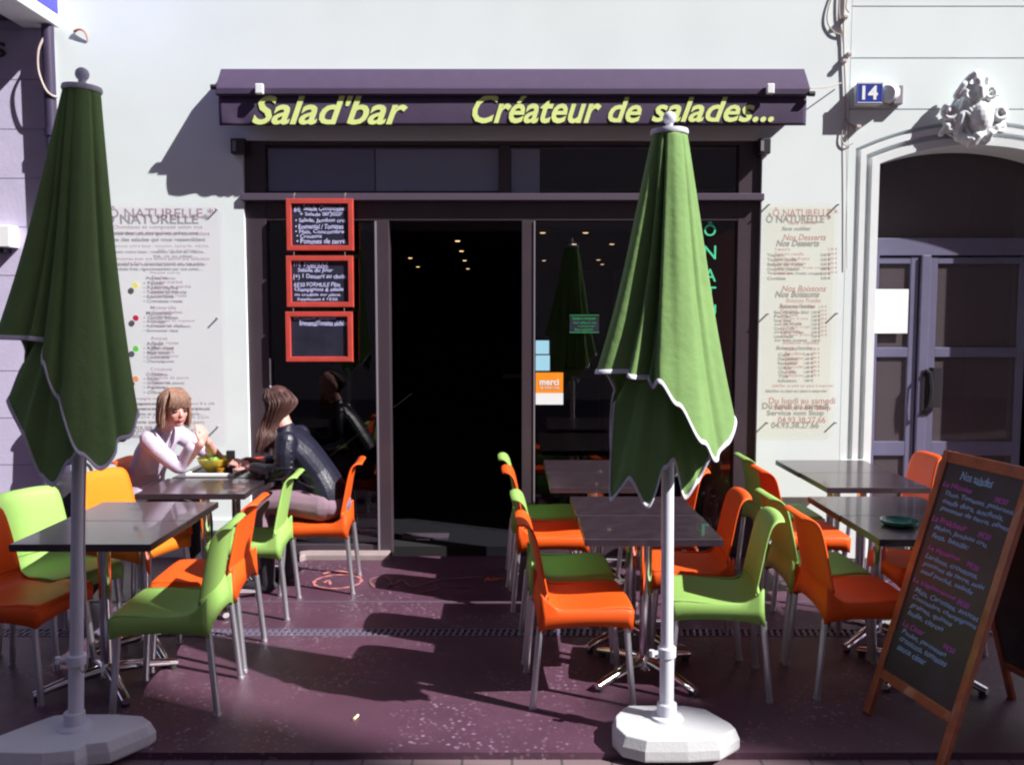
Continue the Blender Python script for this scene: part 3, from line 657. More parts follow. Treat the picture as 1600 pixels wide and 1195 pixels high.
# ------------------------------------------------------------------ left building: stone wall, fascia, pipes
lbd = thing('stone_building', 'pale lilac stone building with wide horizontal joints at the far left edge', 'building', (-4, WY, 0))
wl = MB(); zq = 0
while zq < TOP:
    wl.box(-9.5, xa-.003, WY-.02, WY+.3, zq+.006, zq+.34); wl.box(-9.5, xa-.01, WY-.012, WY+.3, zq-.001, zq+.0065); zq += .34
wl.build('wall', 'stone', lbd, smooth=0)
l = MB(); ptext(l, 'S', -12, 9, 66, 90, WY-.03, bold=.03); l.build('letter', 'cabled', lbd, smooth=0)
fs = thing('projecting_sign', 'blue and white projecting sign box at the top left corner', 'sign', (-4, 5.5, 3.8))
xe = W(97, 46, WY).x+.0; zb_ = W(97, 46, WY).z
MB().box(-9, xe-.26, 4.75, WY-.022, zb_+.05, zb_+1.0).build('canopy', 'pipedark', fs, smooth=0)
MB().box(xe-.26, xe, 4.75, WY-.022, zb_, zb_+1.0).build('white_casing', 'whitep', fs, smooth=0, bevel=.01)
MB().box(xe, xe+.006, 4.85, WY-.055, zb_+.085, zb_+.9).build('blue_face', 'bluesign', fs, smooth=0)
l = MB(); put_text(l, 'G', Vector((xe+.007, 5.80, zb_+.215)), YV, Z, .26, .35, bold=.03); l.build('lettering', 'whitep', fs, smooth=0)
def px(u, Y=WY-.1): return W(u, 400, Y).x
pd = thing('dark_pipe', 'tall dark drainpipe running down from the blue sign behind the left umbrella', 'drainpipe', (px(87), WY-.1, 0))
MB().tube([(px(87), WY-.09, 0), (px(87), WY-.09, zb_-.002)], .04, 14).build('tube', 'pipedark', pd)
for z in (.9, 2.0, 3.0): MB().lathe([(.048, z), (.048, z+.05)], (px(87), WY-.09, 0), 14).build('collar', 'pipedark', pd)
pw = thing('downpipe', 'stout pale cast iron downpipe with ring collars beside the stone wall', 'drainpipe', (px(70), WY-.12, 0))
MB().tube([(px(70), WY-.12, 0), (px(70), WY-.12, W(70, 690, WY-.12).z), (px(70), WY-.12, W(70, 640, WY-.12).z)], [.058, .058, .05], 18).build('tube', 'pipe', pw)
for v in (698, 717):
    z = W(70, v, WY-.12).z; MB().lathe([(.058, z-.014), (.066, z-.010), (.066, z+.010), (.058, z+.014)], (px(70), WY-.12, 0), 18).build('collar', 'pipe', pw)
MB().lathe([(.05, 0), (.06, .012), (.05, .02)], (px(70), WY-.12, W(70, 640, WY-.12).z), 18).build('cap', 'pipe', pw)
tag(MB().tube(sm([W(68, 60, WY-.12), W(60, 80, WY-.14), W(60, 110, WY-.14), W(70, 138, WY-.14), W(80, 149, WY-.13), W(90, 152, WY-.10)]), .008, 8).build('hanging_cable', 'cable'), 'pale drooping cable hanging beside the dark drainpipe', 'cable')
wb = thing('wall_box', 'small white meter box on the stone wall at the left edge', 'wall box', W(5, 390, WY))
MB().pbox(-20, 14, 352, 386, WY-.14, .12).build('case', 'whitep', wb, smooth=0, bevel=.006)
MB().pbox(-20, 6, 388, 394, WY-.11, .09).build('foot', 'black', wb, smooth=0)

# ------------------------------------------------------------------ chairs
def hwid(t): return t
seatp = [(.428, .436, .1985), (.422, .447, .1985), (.410, .453, .199), (.33, .454, .201), (.22, .447, .205), (.12, .444, .202), (.065, .452, .198), (.035, .475, .196), (.022, .50, .195)]
backp = [(.022, .50, .195), (.012, .56, .193), (.000, .63, .190), (-.012, .70, .185), (-.024, .76, .180), (-.034, .795, .176), (-.046, .816, .170), (-.062, .828, .162), (-.080, .830, .150), (-.094, .824, .132)]
def shell_rows(prof, kind):
    P_ = sm([Vector((a, b, c)) for a, b, c in prof], 4); rows = []; n = 14
    for i, q in enumerate(P_):
        t = i/(len(P_)-1); row = []
        for k_ in range(n+1):
            s_ = -1+2*k_/n; y = q.z*s_; x, z = q.x, q.y
            if kind == 'seat':
                z -= .010*(1-s_*s_)*max(0, 1-abs(t-.55)*2.2); x += .020*(s_*s_)*t**4 - .012*abs(s_)**4*(1-t)
            else: x += .020*s_*s_*(1-t*.7)+.0*t; z -= .010*abs(s_)**4*t
            row.append(Vector((x, y, z)))
        rows.append(row)
    return rows
def leg_pts(sx, sy):
    return [(.005 if sx < 0 else .395, sy*.186, .37), (-.028 if sx < 0 else .425, sy*.199, 0.006)]
def make_chair(m):
    t = thing('plastic_chair', '', 'chair')
    s_ = MB().grid(shell_rows(seatp, 'seat'))
    for sy in (-1, 1):
        r1 = []; r2 = []; r3 = []
        r0 = []
        for i in range(17):
            q = i/16; x = .0+.420*q; zt_ = (.448 if q < .9 else .448-.10*(q-.9))+max(0, (.10-x-.006)/.08)**1.6*.055
            r0.append(Vector((x+.006, sy*.193, zt_+.004))); r1.append(Vector((x+.006, sy*.202, zt_-.002))); r2.append(Vector((x+.004, sy*.206, .425))); r3.append(Vector((x, sy*.207, .356+.022*math.sin(math.pi*q)**.6)))
        s_.grid([r0, r1, r2, r3])
    r1 = []; r2 = []
    for i in range(13):
        q = -1+2*i/12; r1.append(Vector((.429-.010*q**4, q*.203, .440))); r2.append(Vector((.431-.012*q**4, q*.206, (.356+.022*(1-q*q)**.5) if abs(q) < 1 else .356)))
    s_.grid([r1, r2]); s_.build('seat', m, t, world=False, solid=.007, smooth=50)
    b_ = MB().grid(shell_rows(backp, 'back'))
    r1 = []; r2 = []; r3 = []
    for i in range(15):
        q = -1+2*i/14; dx_ = .020*q*q
        r1.append(Vector((.016+dx_, q*.195, .52))); r2.append(Vector((.006+dx_*.6, q*.200, .45))); r3.append(Vector((-.004+dx_*.2, q*.204, .352+.062*(1-q*q)**.5 if abs(q) < 1 else .352)))
    b_.grid([r1, r2, r3]); b_.build('backrest', m, t, world=False, solid=.008, smooth=50)
    for sx in (-1, 1):
        for sy in (-1, 1):
            a, c = leg_pts(sx, sy)
            MB().tube([a, c], .0150, 12).tube([(c[0], c[1], .012), (c[0], c[1], 0)], .0175, 10).build('leg', 'alu', t, world=False)
    return t
protos = {}
GRP = {'green': 'green plastic chairs around the terrace tables', 'orange': 'orange plastic chairs around the terrace tables', 'yellow': 'orange plastic chairs around the terrace tables'}
def chair(x, y, deg, m, label):
    if m not in protos: protos[m] = make_chair(m); c = protos[m]
    else: c = copy_tree(protos[m])
    c.location = (x, y, 0); c.rotation_euler = (0, 0, R(deg)); tag(c, label, 'chair', GRP[m]); return c
chairs = [
 (-1.335, 3.90, 183, 'green', 'green chair nearest the camera on the left side, right of the front left table'),
 (-1.36, 4.38, 182, 'orange', 'orange chair directly behind the nearest left green chair, facing left'),
 (-1.345, 5.11, 184, 'green', 'upright green chair beside the leather jacketed woman, facing left'),
 (-1.05, 5.58, 184, 'orange', 'orange chair the woman in the leather jacket sits on'),
 (-2.52, 4.06, -8, 'orange', 'shaded orange chair cut off by the left edge of the picture'),
 (-2.55, 4.55, -26, 'green', 'green chair half lit by the sun at the far left, behind the umbrella pole'),
 (-2.42, 5.14, -20, 'yellow', 'orange chair with full sun painted in as amber, left of the blond woman'),
 (-2.47, 5.62, 0, 'orange', 'orange chair hidden beneath the blond woman in lilac'),
 (.11, 3.97, 3, 'orange', 'orange chair nearest the camera in the middle group, facing right'),
 (.085, 4.48, 2, 'green', 'green chair tucked behind the front orange chair of the middle group'),
 (.03, 5.26, 1, 'orange', 'orange chair beside the doorway at the far left of the middle group'),
 (.0, 5.74, 1, 'green', 'green chair farthest back beside the doorway, behind an orange one'),
 (1.17, 4.04, 173, 'green', 'large green chair right of the green umbrella pole, facing left'),
 (1.15, 4.53, 176, 'orange', 'orange chair behind the green one just right of the right umbrella'),
 (1.10, 5.28, 180, 'orange', 'orange chair mostly hidden behind the right umbrella hem'),
 (1.42, 4.07, 2, 'orange', 'shaded orange chair in front beside the leaning chalkboard'),
 (1.40, 4.50, 2, 'green', 'green chair just behind the shaded orange chair of the right group'),
 (1.58, 5.26, 1, 'orange', 'orange chair with sunlit seat edge at the back of the right group'),
 (1.60, 5.74, 1, 'green', 'green chair at the back of the right group against the shop window'),
 (2.76, 5.80, 180, 'orange', 'orange chair standing before the arched door'),
 (2.80, 5.32, 186, 'green', 'green chair partly hidden by the top of the leaning chalkboard'),
 (2.42, 4.58, 180, 'orange', 'orange chair whose seat shows behind the leaning chalkboard edge'),
]
for c in chairs: chair(*c)

# ------------------------------------------------------------------ tables
def table(x0, x1, y0, y1, label):
    cx_, cy_ = (x0+x1)/2, (y0+y1)/2
    t = thing('bistro_table', label, 'table', (cx_, cy_, 0), 'dark square bistro tables on the terrace')
    a = MB().box(x0, x1, y0+.001, y1-.001, .704, .738).build('tabletop', 'table', t, smooth=0, bevel=.0025)
    MB().box(x0-.002, x1+.002, y0+.0015, y1-.0015, .708, .7345).build('edge_band', 'tabedge', t, smooth=0)
    MB().tube([(cx_, cy_, .03), (cx_, cy_, .70)], .029, 18).lathe([(.05, .05), (.045, .09), (.03, .11)], (cx_, cy_, 0), 18).build('column', 'chrome', t)
    MB().box(cx_-.16, cx_+.16, cy_-.02, cy_+.02, .690, .7035).box(cx_-.02, cx_+.02, cy_-.16, cy_+.16, .688, .7025).build('support_plate', 'black', t, smooth=0)
    for k_ in range(4):
        an = R(38+90*k_); d_ = Vector((math.cos(an), math.sin(an), 0)); c_ = Vector((cx_, cy_, 0)); s2 = Vector((-d_.y, d_.x, 0))
        rows = []
        for i in range(13):
            q = i/12; p_ = c_+d_*(.03+.29*q); z_ = .075-.045*q**1.5; w_ = .030-.010*q; ht = .028-.012*q
            rows.append([p_+s2*w_*math.cos(b_)+Z*(z_+ht*math.sin(b_)) for b_ in [2*math.pi*j/12 for j in range(13)]])
        mb = MB().grid(rows); n0 = len(mb.v); mb.f.append(tuple(range(n0-13, n0-1)))
        o = mb.build('foot', 'chrome', t, smooth=60)
        e_ = c_+d_*.30-Vector(t.location); q = MB().tube([(e_.x, e_.y, 0), (e_.x, e_.y, .022)], .018, 12); q.build('pad', 'rubber', o, world=False)
    return t
table(-2.245, -1.615, 3.81, 4.26, 'dark table at the front left beside the left umbrella pole')
table(-2.245, -1.615, 4.262, 4.71, 'dark table joined behind the front left one, its top in sunlight')
table(-2.165, -1.535, 4.92, 5.40, 'empty dark table in front of the two seated women')
table(-2.15, -1.52, 5.43, 5.97, 'dark table against the wall where the two women lean')
table(.335, .965, 3.90, 4.375, 'dark table at the front of the middle group, crossed by the right umbrella pole')
table(.33, .96, 4.377, 4.85, 'dark table joined behind the front table of the middle group')
table(.23, .86, 5.10, 5.60, 'dark table in the middle group in front of the shop window, second from the back')
table(.225, .855, 5.602, 6.10, 'dark table pushed right up to the shop window behind the right umbrella')
table(1.68, 2.31, 3.90, 4.375, 'dark table with a teal ashtray behind the leaning chalkboard')
table(1.675, 2.305, 4.377, 4.85, 'dark table joined behind the one with the ashtray')
table(1.875, 2.49, 5.10, 5.60, 'dark table of the right group under the cream menu panel')
table(1.87, 2.485, 5.602, 6.10, 'dark table touching the white wall beside the arched door')
ap = G(1405, 818, .745)
tag(MB().lathe([(.02, 0), (.07, 0), (.085, .012), (.088, .026), (.08, .028), (.074, .014), (.03, .008), (.001, .008)], (ap.x, ap.y, .739), 28).build('ashtray', 'tealg'), 'round teal glass ashtray on the dark table behind the chalkboard', 'ashtray')

# ------------------------------------------------------------------ closed umbrellas
def interp(keys, th):
    n = len(keys)
    for i in range(n):
        a = keys[i]; b = keys[(i+1) % n]; b0 = b[0] if i < n-1 else b[0]+360
        if a[0] <= th < b0:
            t = (th-a[0])/(b0-a[0]); t = t*t*(3-2*t)
            return [a[j]+(b[j]-a[j])*t for j in (1, 2)]
    return keys[0][1:]
def umbrella(name_label, loc, keys, ztop, rtop, tilt, basew, based, clampz, folds, yaw, base_poly, inner):
    t = thing('closed_umbrella', name_label, 'umbrella', loc, 'closed green umbrellas on white bases')
    TL = Matrix.Rotation(R(tilt), 4, 'Y')
    NT, NZ = 220, 64; rows = []; hem = []
    for i in range(NZ+1):
        q = i/NZ; row = []
        for k_ in range(NT+1):
            th = 360*(k_ % NT)/NT
            # a pinched seam between neighbouring folds
            rh, zh = interp(keys, (th+180) % 360-180 + (360 if ((th+180) % 360-180) < keys[0][0] else 0))
            z = ztop+(zh-ztop)*q
            a = R(th)
            r = rtop+(rh-rtop)*q
            fold = 0
            for (fa, fw, fdp) in folds:
                dd = (th-fa-14*q*math.sin(fa)+180) % 360-180
                fold -= fdp*math.exp(-(dd/fw)**2)
            fold += .012*math.cos(5*a+1.1+q*.7)+.014*math.cos(9*a+.4-q*1.2)+.006*math.cos(17*a+3*q)
            r *= (1+fold*min(1, .25+q*1.6)*(1.45-.6*q))*(.98-.08*math.sin(math.pi*q))
            row.append(TL @ Vector((r*math.cos(a), r*math.sin(a), z+.004*math.sin(9*a)*q)))
        rows.append(row)
    mb = MB().grid(rows)
    mb.build('canopy', 'ufab', t, world=False, solid=.004, smooth=60)
    h1 = [p+(Vector((p.x, p.y, 0)).normalized()*.003) for p in rows[-1]]
    h2 = []
    for k_ in range(NT+1):
        d_ = rows[-1][k_]-rows[-3][k_]; L = d_.length; h2.append(rows[-1][k_]-d_/L*.015+(Vector((rows[-1][k_].x, rows[-1][k_].y, 0)).normalized()*.003))
    h0 = [p+Vector((0, 0, -.003)) for p in h1]
    MB().grid([h0, h1, h2]).build('hem', 'uhem', t, world=False, solid=.007, smooth=60)
    rows = []
    for i in range(41):
        q = i/40; row = []
        for k_ in range(121):
            th = inner[0][0]+(inner[-1][0]-inner[0][0])*k_/120; rh, zh = interp(inner, th) if th < inner[-1][0]-.01 else inner[-1][1:]
            a = R(th); z = (ztop-.75)+(zh-ztop+.75)*q; r = .055+(rh-.055)*q; r *= 1+(.05*math.cos(5*a+.6+q)+.02*math.cos(11*a))*q
            row.append(TL @ Vector((r*math.cos(a), r*math.sin(a), z)))
        rows.append(row)
    MB().grid(rows).build('inner_fold', 'ufab', t, world=False, solid=.003, smooth=60)
    def outw(p, d): return p+Vector((p.x, p.y, 0)).normalized()*d
    MB().grid([[outw(p, .002)+Vector((0, 0, -.003)) for p in rows[-1]], [outw(p, .003) for p in rows[-1]], [outw(rows[-1][k_]-(rows[-1][k_]-rows[-3][k_]).normalized()*.015, .003) for k_ in range(121)]]).build('inner_hem', 'uhem', t, world=False, solid=.005, smooth=60)
    MB().lathe([(.02, ztop+.028), (rtop+.005, ztop+.016), (rtop+.008, ztop+.004), (rtop+.005, ztop-.004), (.02, ztop-.008)], (0, 0, 0), 32).xf(TL).build('top_disc', 'upole', t, world=False)
    MB().lathe([(.012, ztop+.02), (.016, ztop+.045)], (0, 0, 0), 16).ell((0, 0, ztop+.062), (.026, .026, .026), 18, 12).xf(TL).build('finial', 'upole', t, world=False)
    MB().tube([(0, 0, .08), (0, 0, ztop)], .0255, 20).tube([(0, 0, .08), (0, 0, clampz)], .029, 20).xf(TL).build('pole', 'upole', t, world=False)
    cl_ = MB().lathe([(.034, clampz-.022), (.038, clampz-.018), (.038, clampz+.018), (.034, clampz+.022)], (0, 0, 0), 20).tube([(-.03, -.01, clampz), (-.065, -.02, clampz)], .010, 8).tube([(-.065, -.02, clampz-.012), (-.065, -.02, clampz+.014)], .012, 8).xf(TL)
    cl_.build('clamp', 'upole', t, world=False)
    # ribs folded inside
    rb_ = MB()
    for k_ in range(4):
        a = R(45+90*k_); rb_.tube([TL @ Vector((.03*math.cos(a), .03*math.sin(a), ztop-.05)), TL @ Vector((.085*math.cos(a), .085*math.sin(a), ztop-1.35))], .007, 6)
    rb_.build('rib', 'grey', t, world=False)
    # base: chamfered octagonal slab with hand-hold notches
    bp = base_poly; n = len(bp)
    c0 = Vector((sum(p[0] for p in bp)/n, sum(p[1] for p in bp)/n))
    def ring(s_, z): return [Vector((c0.x+(p[0]-c0.x)*s_, c0.y+(p[1]-c0.y)*s_, z)) for p in bp]
    b_ = MB(); rings = [ring(.985, 0), ring(1, .012), ring(1, .045), ring(.94, .084), ring(.93, .088)]
    vs = [p for r_ in rings for p in r_]; fs = [(i*n+k_, i*n+(k_+1) % n, (i+1)*n+(k_+1) % n, (i+1)*n+k_) for i in range(len(rings)-1) for k_ in range(n)]
    fs += [tuple(reversed(range(n))), tuple((len(rings)-1)*n+k_ for k_ in range(n))]
    b_.add(vs, fs); o = b_.build('base', 'ubase', t, world=False, smooth=0, bevel=.004)
    MB().lathe([(.070, .086), (.065, .098), (.042, .104), (.040, .15), (.034, .155)], (0, 0, 0), 24).build('socket', 'upole', t, world=False)
    return t
# right umbrella keys: angle, hem radius, hem height
kR = [(-180, .315, 1.535), (-150, .30, 1.53), (-122, .255, 1.515), (-116, .20, 1.475), (-108, .25, 1.50), (-92, .25, 1.42), (-72, .27, 1.27), (-56, .265, 1.20), (-36, .268, 1.25), (-12, .268, 1.335), (4, .262, 1.35), (40, .20, 1.22), (70, .165, 1.08), (88, .10, 1.16), (100, .13, 1.08), (120, .165, 1.02), (136, .19, 1.14), (146, .235, 1.02), (158, .235, 1.12), (172, .27, 1.44)]
pR = G(1042, 1140, .0); pR = Vector((W(1042, 1100, 3.50).x, 3.50, 0))
def poly_px(pts, loc): return [((G(u, v).x-loc.x), (G(u, v).y-loc.y)) for u, v in pts]
bpR = [(-.225, -.10), (-.245, .0), (-.205, .10), (-.13, .185), (.05, .205), (.17, .19), (.26, .04), (.265, -.05), (.19, -.155), (.05, -.20), (-.10, -.20), (-.18, -.17)]
bpR = [(-.205, -.16), (-.235, -.08), (-.225, .02), (-.18, .10), (-.15, .125), (.10, .125), (.19, .09), (.27, -.05), (.28, -.10), (.18, -.19), (.05, -.205), (-.12, -.205)]
umbrella('closed lime green umbrella in full sun right of the doorway', pR, kR, 2.47, .068, -.5, 0, 0, .37, [(-134, 8, .34), (-114, 5, .40), (-84, 26, -.05), (-54, 5, .07), (-28, 14, .09), (-8, 10, -.05), (170, 9, .25), (60, 14, .2), (120, 12, .3), (22, 10, .15)], 0, bpR, [(-179, .22, 1.40), (-162, .235, 1.02), (-148, .20, 1.11), (-126, .18, 1.005), (-104, .15, 1.16), (-92, .14, 1.19), (-74, .15, 1.04), (-55, .17, 1.10), (-30, .20, 1.25)])
kL = [(-180, .305, 1.67), (-150, .285, 1.655), (-128, .23, 1.665), (-116, .16, 1.65), (-106, .185, 1.57), (-88, .20, 1.45), (-62, .235, 1.24), (-45, .235, 1.185), (-15, .225, 1.29), (8, .225, 1.37), (40, .17, 1.25), (70, .13, 1.16), (95, .10, 1.20), (118, .12, 1.12), (134, .17, 1.24), (146, .23, 1.22), (158, .27, 1.36), (172, .29, 1.6)]
pL = Vector((W(116, 1110, 3.42).x, 3.42, 0))
bpL = [(-.29, -.17), (-.285, -.08), (-.19, .06), (-.15, .11), (-.10, .125), (.12, .125), (.25, .105), (.31, .05), (.30, .01), (.20, -.13), (.12, -.15), (.10, -.20), (-.02, -.225), (-.27, -.215)]
umbrella('closed dark green umbrella in shade at the left, on a pale slab base', pL, kL, 2.62, .066, 2.7, 0, 0, .37, [(-132, 6, .30), (-116, 5, .34), (-88, 6, .16), (-62, 16, -.05), (-36, 6, .12), (-18, 8, -.03), (170, 9, .25), (60, 14, .2), (120, 12, .3)], 0, bpL, [(-179, .22, 1.55), (-165, .235, 1.42), (-140, .20, 1.30), (-118, .165, 1.14), (-96, .15, 1.11), (-76, .15, 1.20), (-50, .16, 1.35)])
cd = [pL+Vector((.10, -.03, 1.2)), pL+Vector((.085, -.04, .8)), pL+Vector((.085, -.04, .42)), pL+Vector((.06, -.03, .33)), pL+Vector((.03, -.02, .36))]
tag(MB().tube(sm(cd), .004, 6).build('pull_cord', 'cable'), 'thin grey cord hanging beside the left umbrella pole', 'cord')

# ------------------------------------------------------------------ A-frame chalkboard
A0 = G(1351, 1110); A1 = Vector((W(1466, 1195, 3.27).x, 3.25, 0)); A1 = G(1467, 1197)
Tl = W(1483, 704, A0.y+.05)
Uw = (A1-A0); Uw.z = 0; wd = .52; Uw.normalize()
Nh = Vector((-Uw.y, Uw.x, 0)); Nh = Nh if Nh.x > 0 else -Nh      # horizontal, pointing away from the face
lean = (Tl-A0).dot(Nh); hh = Tl.z; Lg = math.hypot(lean, hh); Vw = (Nh*lean+Z*hh).normalized(); Fn = Uw.cross(Vw)
if Fn.x > 0: Fn = -Fn
ab = thing('a_frame_chalkboard', 'tall leaning chalkboard in varnished wooden frame with blue and purple writing', 'chalkboard', A0)
def slab(mb, P, U, V, Nn, u0, u1, v0, v1, n0, n1):
    q = [P+U*a+V*b+Nn*c for c in (n0, n1) for b in (v0, v1) for a in (u0, u1)]
    mb.add(q, [(0, 1, 3, 2), (4, 6, 7, 5), (0, 4, 5, 1), (1, 5, 7, 3), (3, 7, 6, 2), (2, 6, 4, 0)])
rl0 = .055; tl = .052
f_ = MB(); slab(f_, A0, Uw, Vw, Fn, 0, .04, 0, Lg, -.012, .012); f_.build('left_stile', 'brownf', ab, smooth=0, bevel=.004)
f_ = MB(); slab(f_, A0, Uw, Vw, Fn, wd-.04, wd, 0, Lg, -.012, .012); f_.build('right_stile', 'brownf', ab, smooth=0, bevel=.004)
f_ = MB(); slab(f_, A0, Uw, Vw, Fn, .04, wd-.04, Lg-.05, Lg, -.011, .011); f_.build('top_rail', 'brownf', ab, smooth=0, bevel=.004)
f_ = MB(); slab(f_, A0, Uw, Vw, Fn, .04, wd-.04, .17, .215, -.011, .011); f_.build('bottom_rail', 'brownf', ab, smooth=0, bevel=.004)
f_ = MB(); slab(f_, A0, Uw, Vw, Fn, .036, wd-.036, .211, Lg-.046, -.004, .004); f_.build('slate', 'slate2', ab, smooth=0)
FPn = A0+Fn*.005
bl = 'blue'; pu = 'purple'
def wr(nm, s_, a, b, top, h):
    mb = MB(); put_text(mb, s_, FPn+Uw*a+Vw*(Lg-top-h), Uw, Vw, b-a, h, bold=.012, shear=.25, wob=.07, thick=.001)
    mb.build(nm+'_writing', 'chalk'+nm[0], ab, smooth=0)
wr(bl, 'Nos salades', .14, .33, .075, .038)
def block(y0, head, price, hx, px_, ls):
    wr(pu, head, .05+hx, .05+hx+.018*len(head), y0, .025)
    if price: wr(pu, price, px_, px_+.07, y0+.004, .024)
    for i, (a, s_) in enumerate(ls): wr(bl, s_, .06+a, min(.055+a+.0178*len(s_), wd-.045), y0+.036+i*.034, .026)
block(.135, 'La Niçoise', '9€50', .0, .36, [(.02, 'Thon, Tomates, poivrons,'), (.02, 'oeufs durs, anchois,'), (.02, 'pommes de terre, olives')])
block(.29, 'La Fraîcheur', '8€50', .0, .33, [(.02, 'Melon, Jambon cru,'), (.02, 'feta, basilic')])
block(.42, 'La Paysanne', '9€00', .03, .32, [(.02, 'Lardons, croutons,'), (.02, 'pommes de terre, noix'), (.02, 'oeuf poché, salade')])
block(.575, 'La Végétarienne', '8€00', .0, .33, [(.02, 'Maïs, Carottes, avocat'), (.02, 'Concombre, champignons'), (.02, 'graines, quinoa'), (.02, 'huile, citron')])
block(.765, 'La César', '9€50', .02, .33, [(.02, 'Poulet, parmesan'), (.02, 'croutons, tomates'), (.02, 'sauce césar')])
TopP = A0+Vw*Lg
Bf = A0+Nh*(lean*2.0+.02); V2 = (TopP+Fn*-.03-Bf); L2 = V2.length; V2.normalize(); N2 = -Uw.cross(V2)
if N2.x < 0: N2 = -N2
f_ = MB(); slab(f_, Bf, Uw, V2, N2, 0, .035, 0, L2, -.012, .012); slab(f_, Bf, Uw, V2, N2, wd-.035, wd, 0, L2, -.012, .012); slab(f_, Bf, Uw, V2, N2, .035, wd-.035, .16, .2, -.011, .011); slab(f_, Bf, Uw, V2, N2, .035, wd-.035, L2-.05, L2-.004, -.011, .011)
f_.build('rear_frame', 'brownf', ab, smooth=0, bevel=.004)
f_ = MB(); slab(f_, Bf, Uw, V2, N2, .03, wd-.03, .196, L2-.046, -.004, .004); f_.build('rear_slate', 'slate2', ab, smooth=0)

# ------------------------------------------------------------------ painted marks on the floor
def ribbon(mb, pts, w_, z0=.0045):
    P_ = sm([Vector((p[0], p[1], 0)) for p in pts], 8); L_ = []; R_ = []
    for i, p in enumerate(P_):
        t = (P_[min(i+1, len(P_)-1)]-P_[max(i-1, 0)]).normalized(); n_ = Vector((-t.y, t.x, 0))
        ww = w_*(.7+.3*math.sin(i*.6)); L_.append(p+n_*ww+Z*z0); R_.append(p-n_*ww+Z*z0)
    mb.grid([L_, R_])
fm = thing('floor_emblem', 'painted pink ringed O with accent and duller curly script on the floor before the door', 'floor marking', G(528, 908))
r_ = MB(); c_ = G(528, 909)
ribbon(r_, [(c_.x+.155*math.cos(a), c_.y+.15*math.sin(a)) for a in [2*math.pi*i/16 for i in range(17)]], .013)
ribbon(r_, [(G(505, 897).x, G(505, 897).y), (G(520, 893).x, G(520, 893).y), (G(540, 894).x, G(540, 894).y), (G(551, 900).x, G(551, 900).y)], .016)
ribbon(r_, [(G(506, 911).x, G(506, 911).y), (G(514, 907).x, G(514, 907).y), (G(516, 914).x, G(516, 914).y)], .010)
r_.build('ring', 'pink', fm, smooth=0, solid=.001)
s_ = MB()
def gp(*a): return [(G(u, v).x, G(u, v).y) for u, v in a]
ribbon(s_, gp((585, 918), (578, 908), (590, 902), (606, 904), (612, 913), (606, 919)), .012)
ribbon(s_, gp((606, 919), (618, 912), (628, 906), (636, 912), (644, 918), (660, 914), (690, 906), (730, 903), (770, 902)), .012)
ribbon(s_, gp((660, 926), (700, 918), (740, 917)), .008)
s_.build('script', 'dullp', fm, smooth=0, solid=.001)  # script drawn in a duller tone than the ring
s_ = MB(); ribbon(s_, gp((758, 909), (762, 903), (766, 908)), .007); ribbon(s_, gp((770, 908), (773, 903), (778, 907)), .007); ribbon(s_, gp((781, 904), (788, 905)), .007)
s_.build('orange_marks', 'org', fm, smooth=0, solid=.001)
cg = G(556, 1122)
tag(MB().tube([(cg.x-.006, cg.y-.02, .006), (cg.x+.006, cg.y+.02, .006)], .006, 8).build('cigarette_butt', mat('butt_paper', (.75, .6, .35), .8)), 'pale cigarette butt lying on the red floor', 'litter')

# ------------------------------------------------------------------ things on the women's table
TZ = .7385
def on(u, v): return G(u, v, TZ+.01)
tr = thing('serving_tray', 'dark tray with white rim under the yellow salad bowl', 'tray', (-1.93, 5.60, TZ))
MB().box(-2.06, -1.78, 5.47, 5.86, TZ, TZ+.012).build('tray_base', 'tabedge', tr, smooth=0, bevel=.004)
q = MB().box(-2.075, -1.765, 5.455, 5.472, TZ, TZ+.02).box(-2.075, -1.765, 5.86, 5.875, TZ, TZ+.02).box(-2.075, -2.06, 5.472, 5.86, TZ, TZ+.02).box(-1.78, -1.765, 5.472, 5.86, TZ, TZ+.02)
q.build('rim', 'white', tr, smooth=0, bevel=.003)
bw = thing('salad_bowl', 'bright yellow salad bowl on the tray between the women', 'bowl', (-1.93, 5.60, TZ+.013))
MB().lathe([(.045, 0), (.06, .005), (.10, .05), (.118, .085), (.112, .085), (.095, .05), (.05, .012), (.001, .010)], (-1.93, 5.60, TZ+.013), 32).build('bowl_shell', 'bowl', bw)
q = MB(); 
for i in range(26):
    a = random.uniform(0, 6.28); r = random.uniform(0, .075)
    q.ell((-1.93+r*math.cos(a), 5.60+r*math.sin(a), TZ+.07+random.uniform(0, .02)), (random.uniform(.015, .03), random.uniform(.012, .025), .008), 8, 5, Matrix.Rotation(random.uniform(-1, 1), 3, 'X'))
q.build('salad', 'salad', bw)
bw = thing('orange_plate', 'orange edged plate behind the yellow bowl', 'plate', (-1.95, 5.78, TZ+.013))
MB().lathe([(.05, 0), (.07, .004), (.105, .02), (.103, .023), (.068, .009), (.001, .008)], (-1.93, 5.84, TZ+.013), 28).build('dish', mat('orange_glaze', (.8, .28, .03), .35), bw)
c = on(346, 745); c.y = 5.50; c.x = W(346, 740, 5.5).x
gl_ = thing('drinking_glass', 'small glass with amber drink at the table edge', 'glass', (c.x, c.y, TZ))
MB().lathe([(.028, 0), (.033, .09), (.031, .09), (.027, .005), (.001, .005)], (c.x, c.y, TZ), 20).build('tumbler', glassmat('clear_glass', (.9, .9, .85)), gl_)
MB().lathe([(.001, .006), (.026, .006), (.028, .045), (.001, .045)], (c.x, c.y, TZ), 20).build('drink', 'amber', gl_)
x_ = W(352, 728, 5.58).x
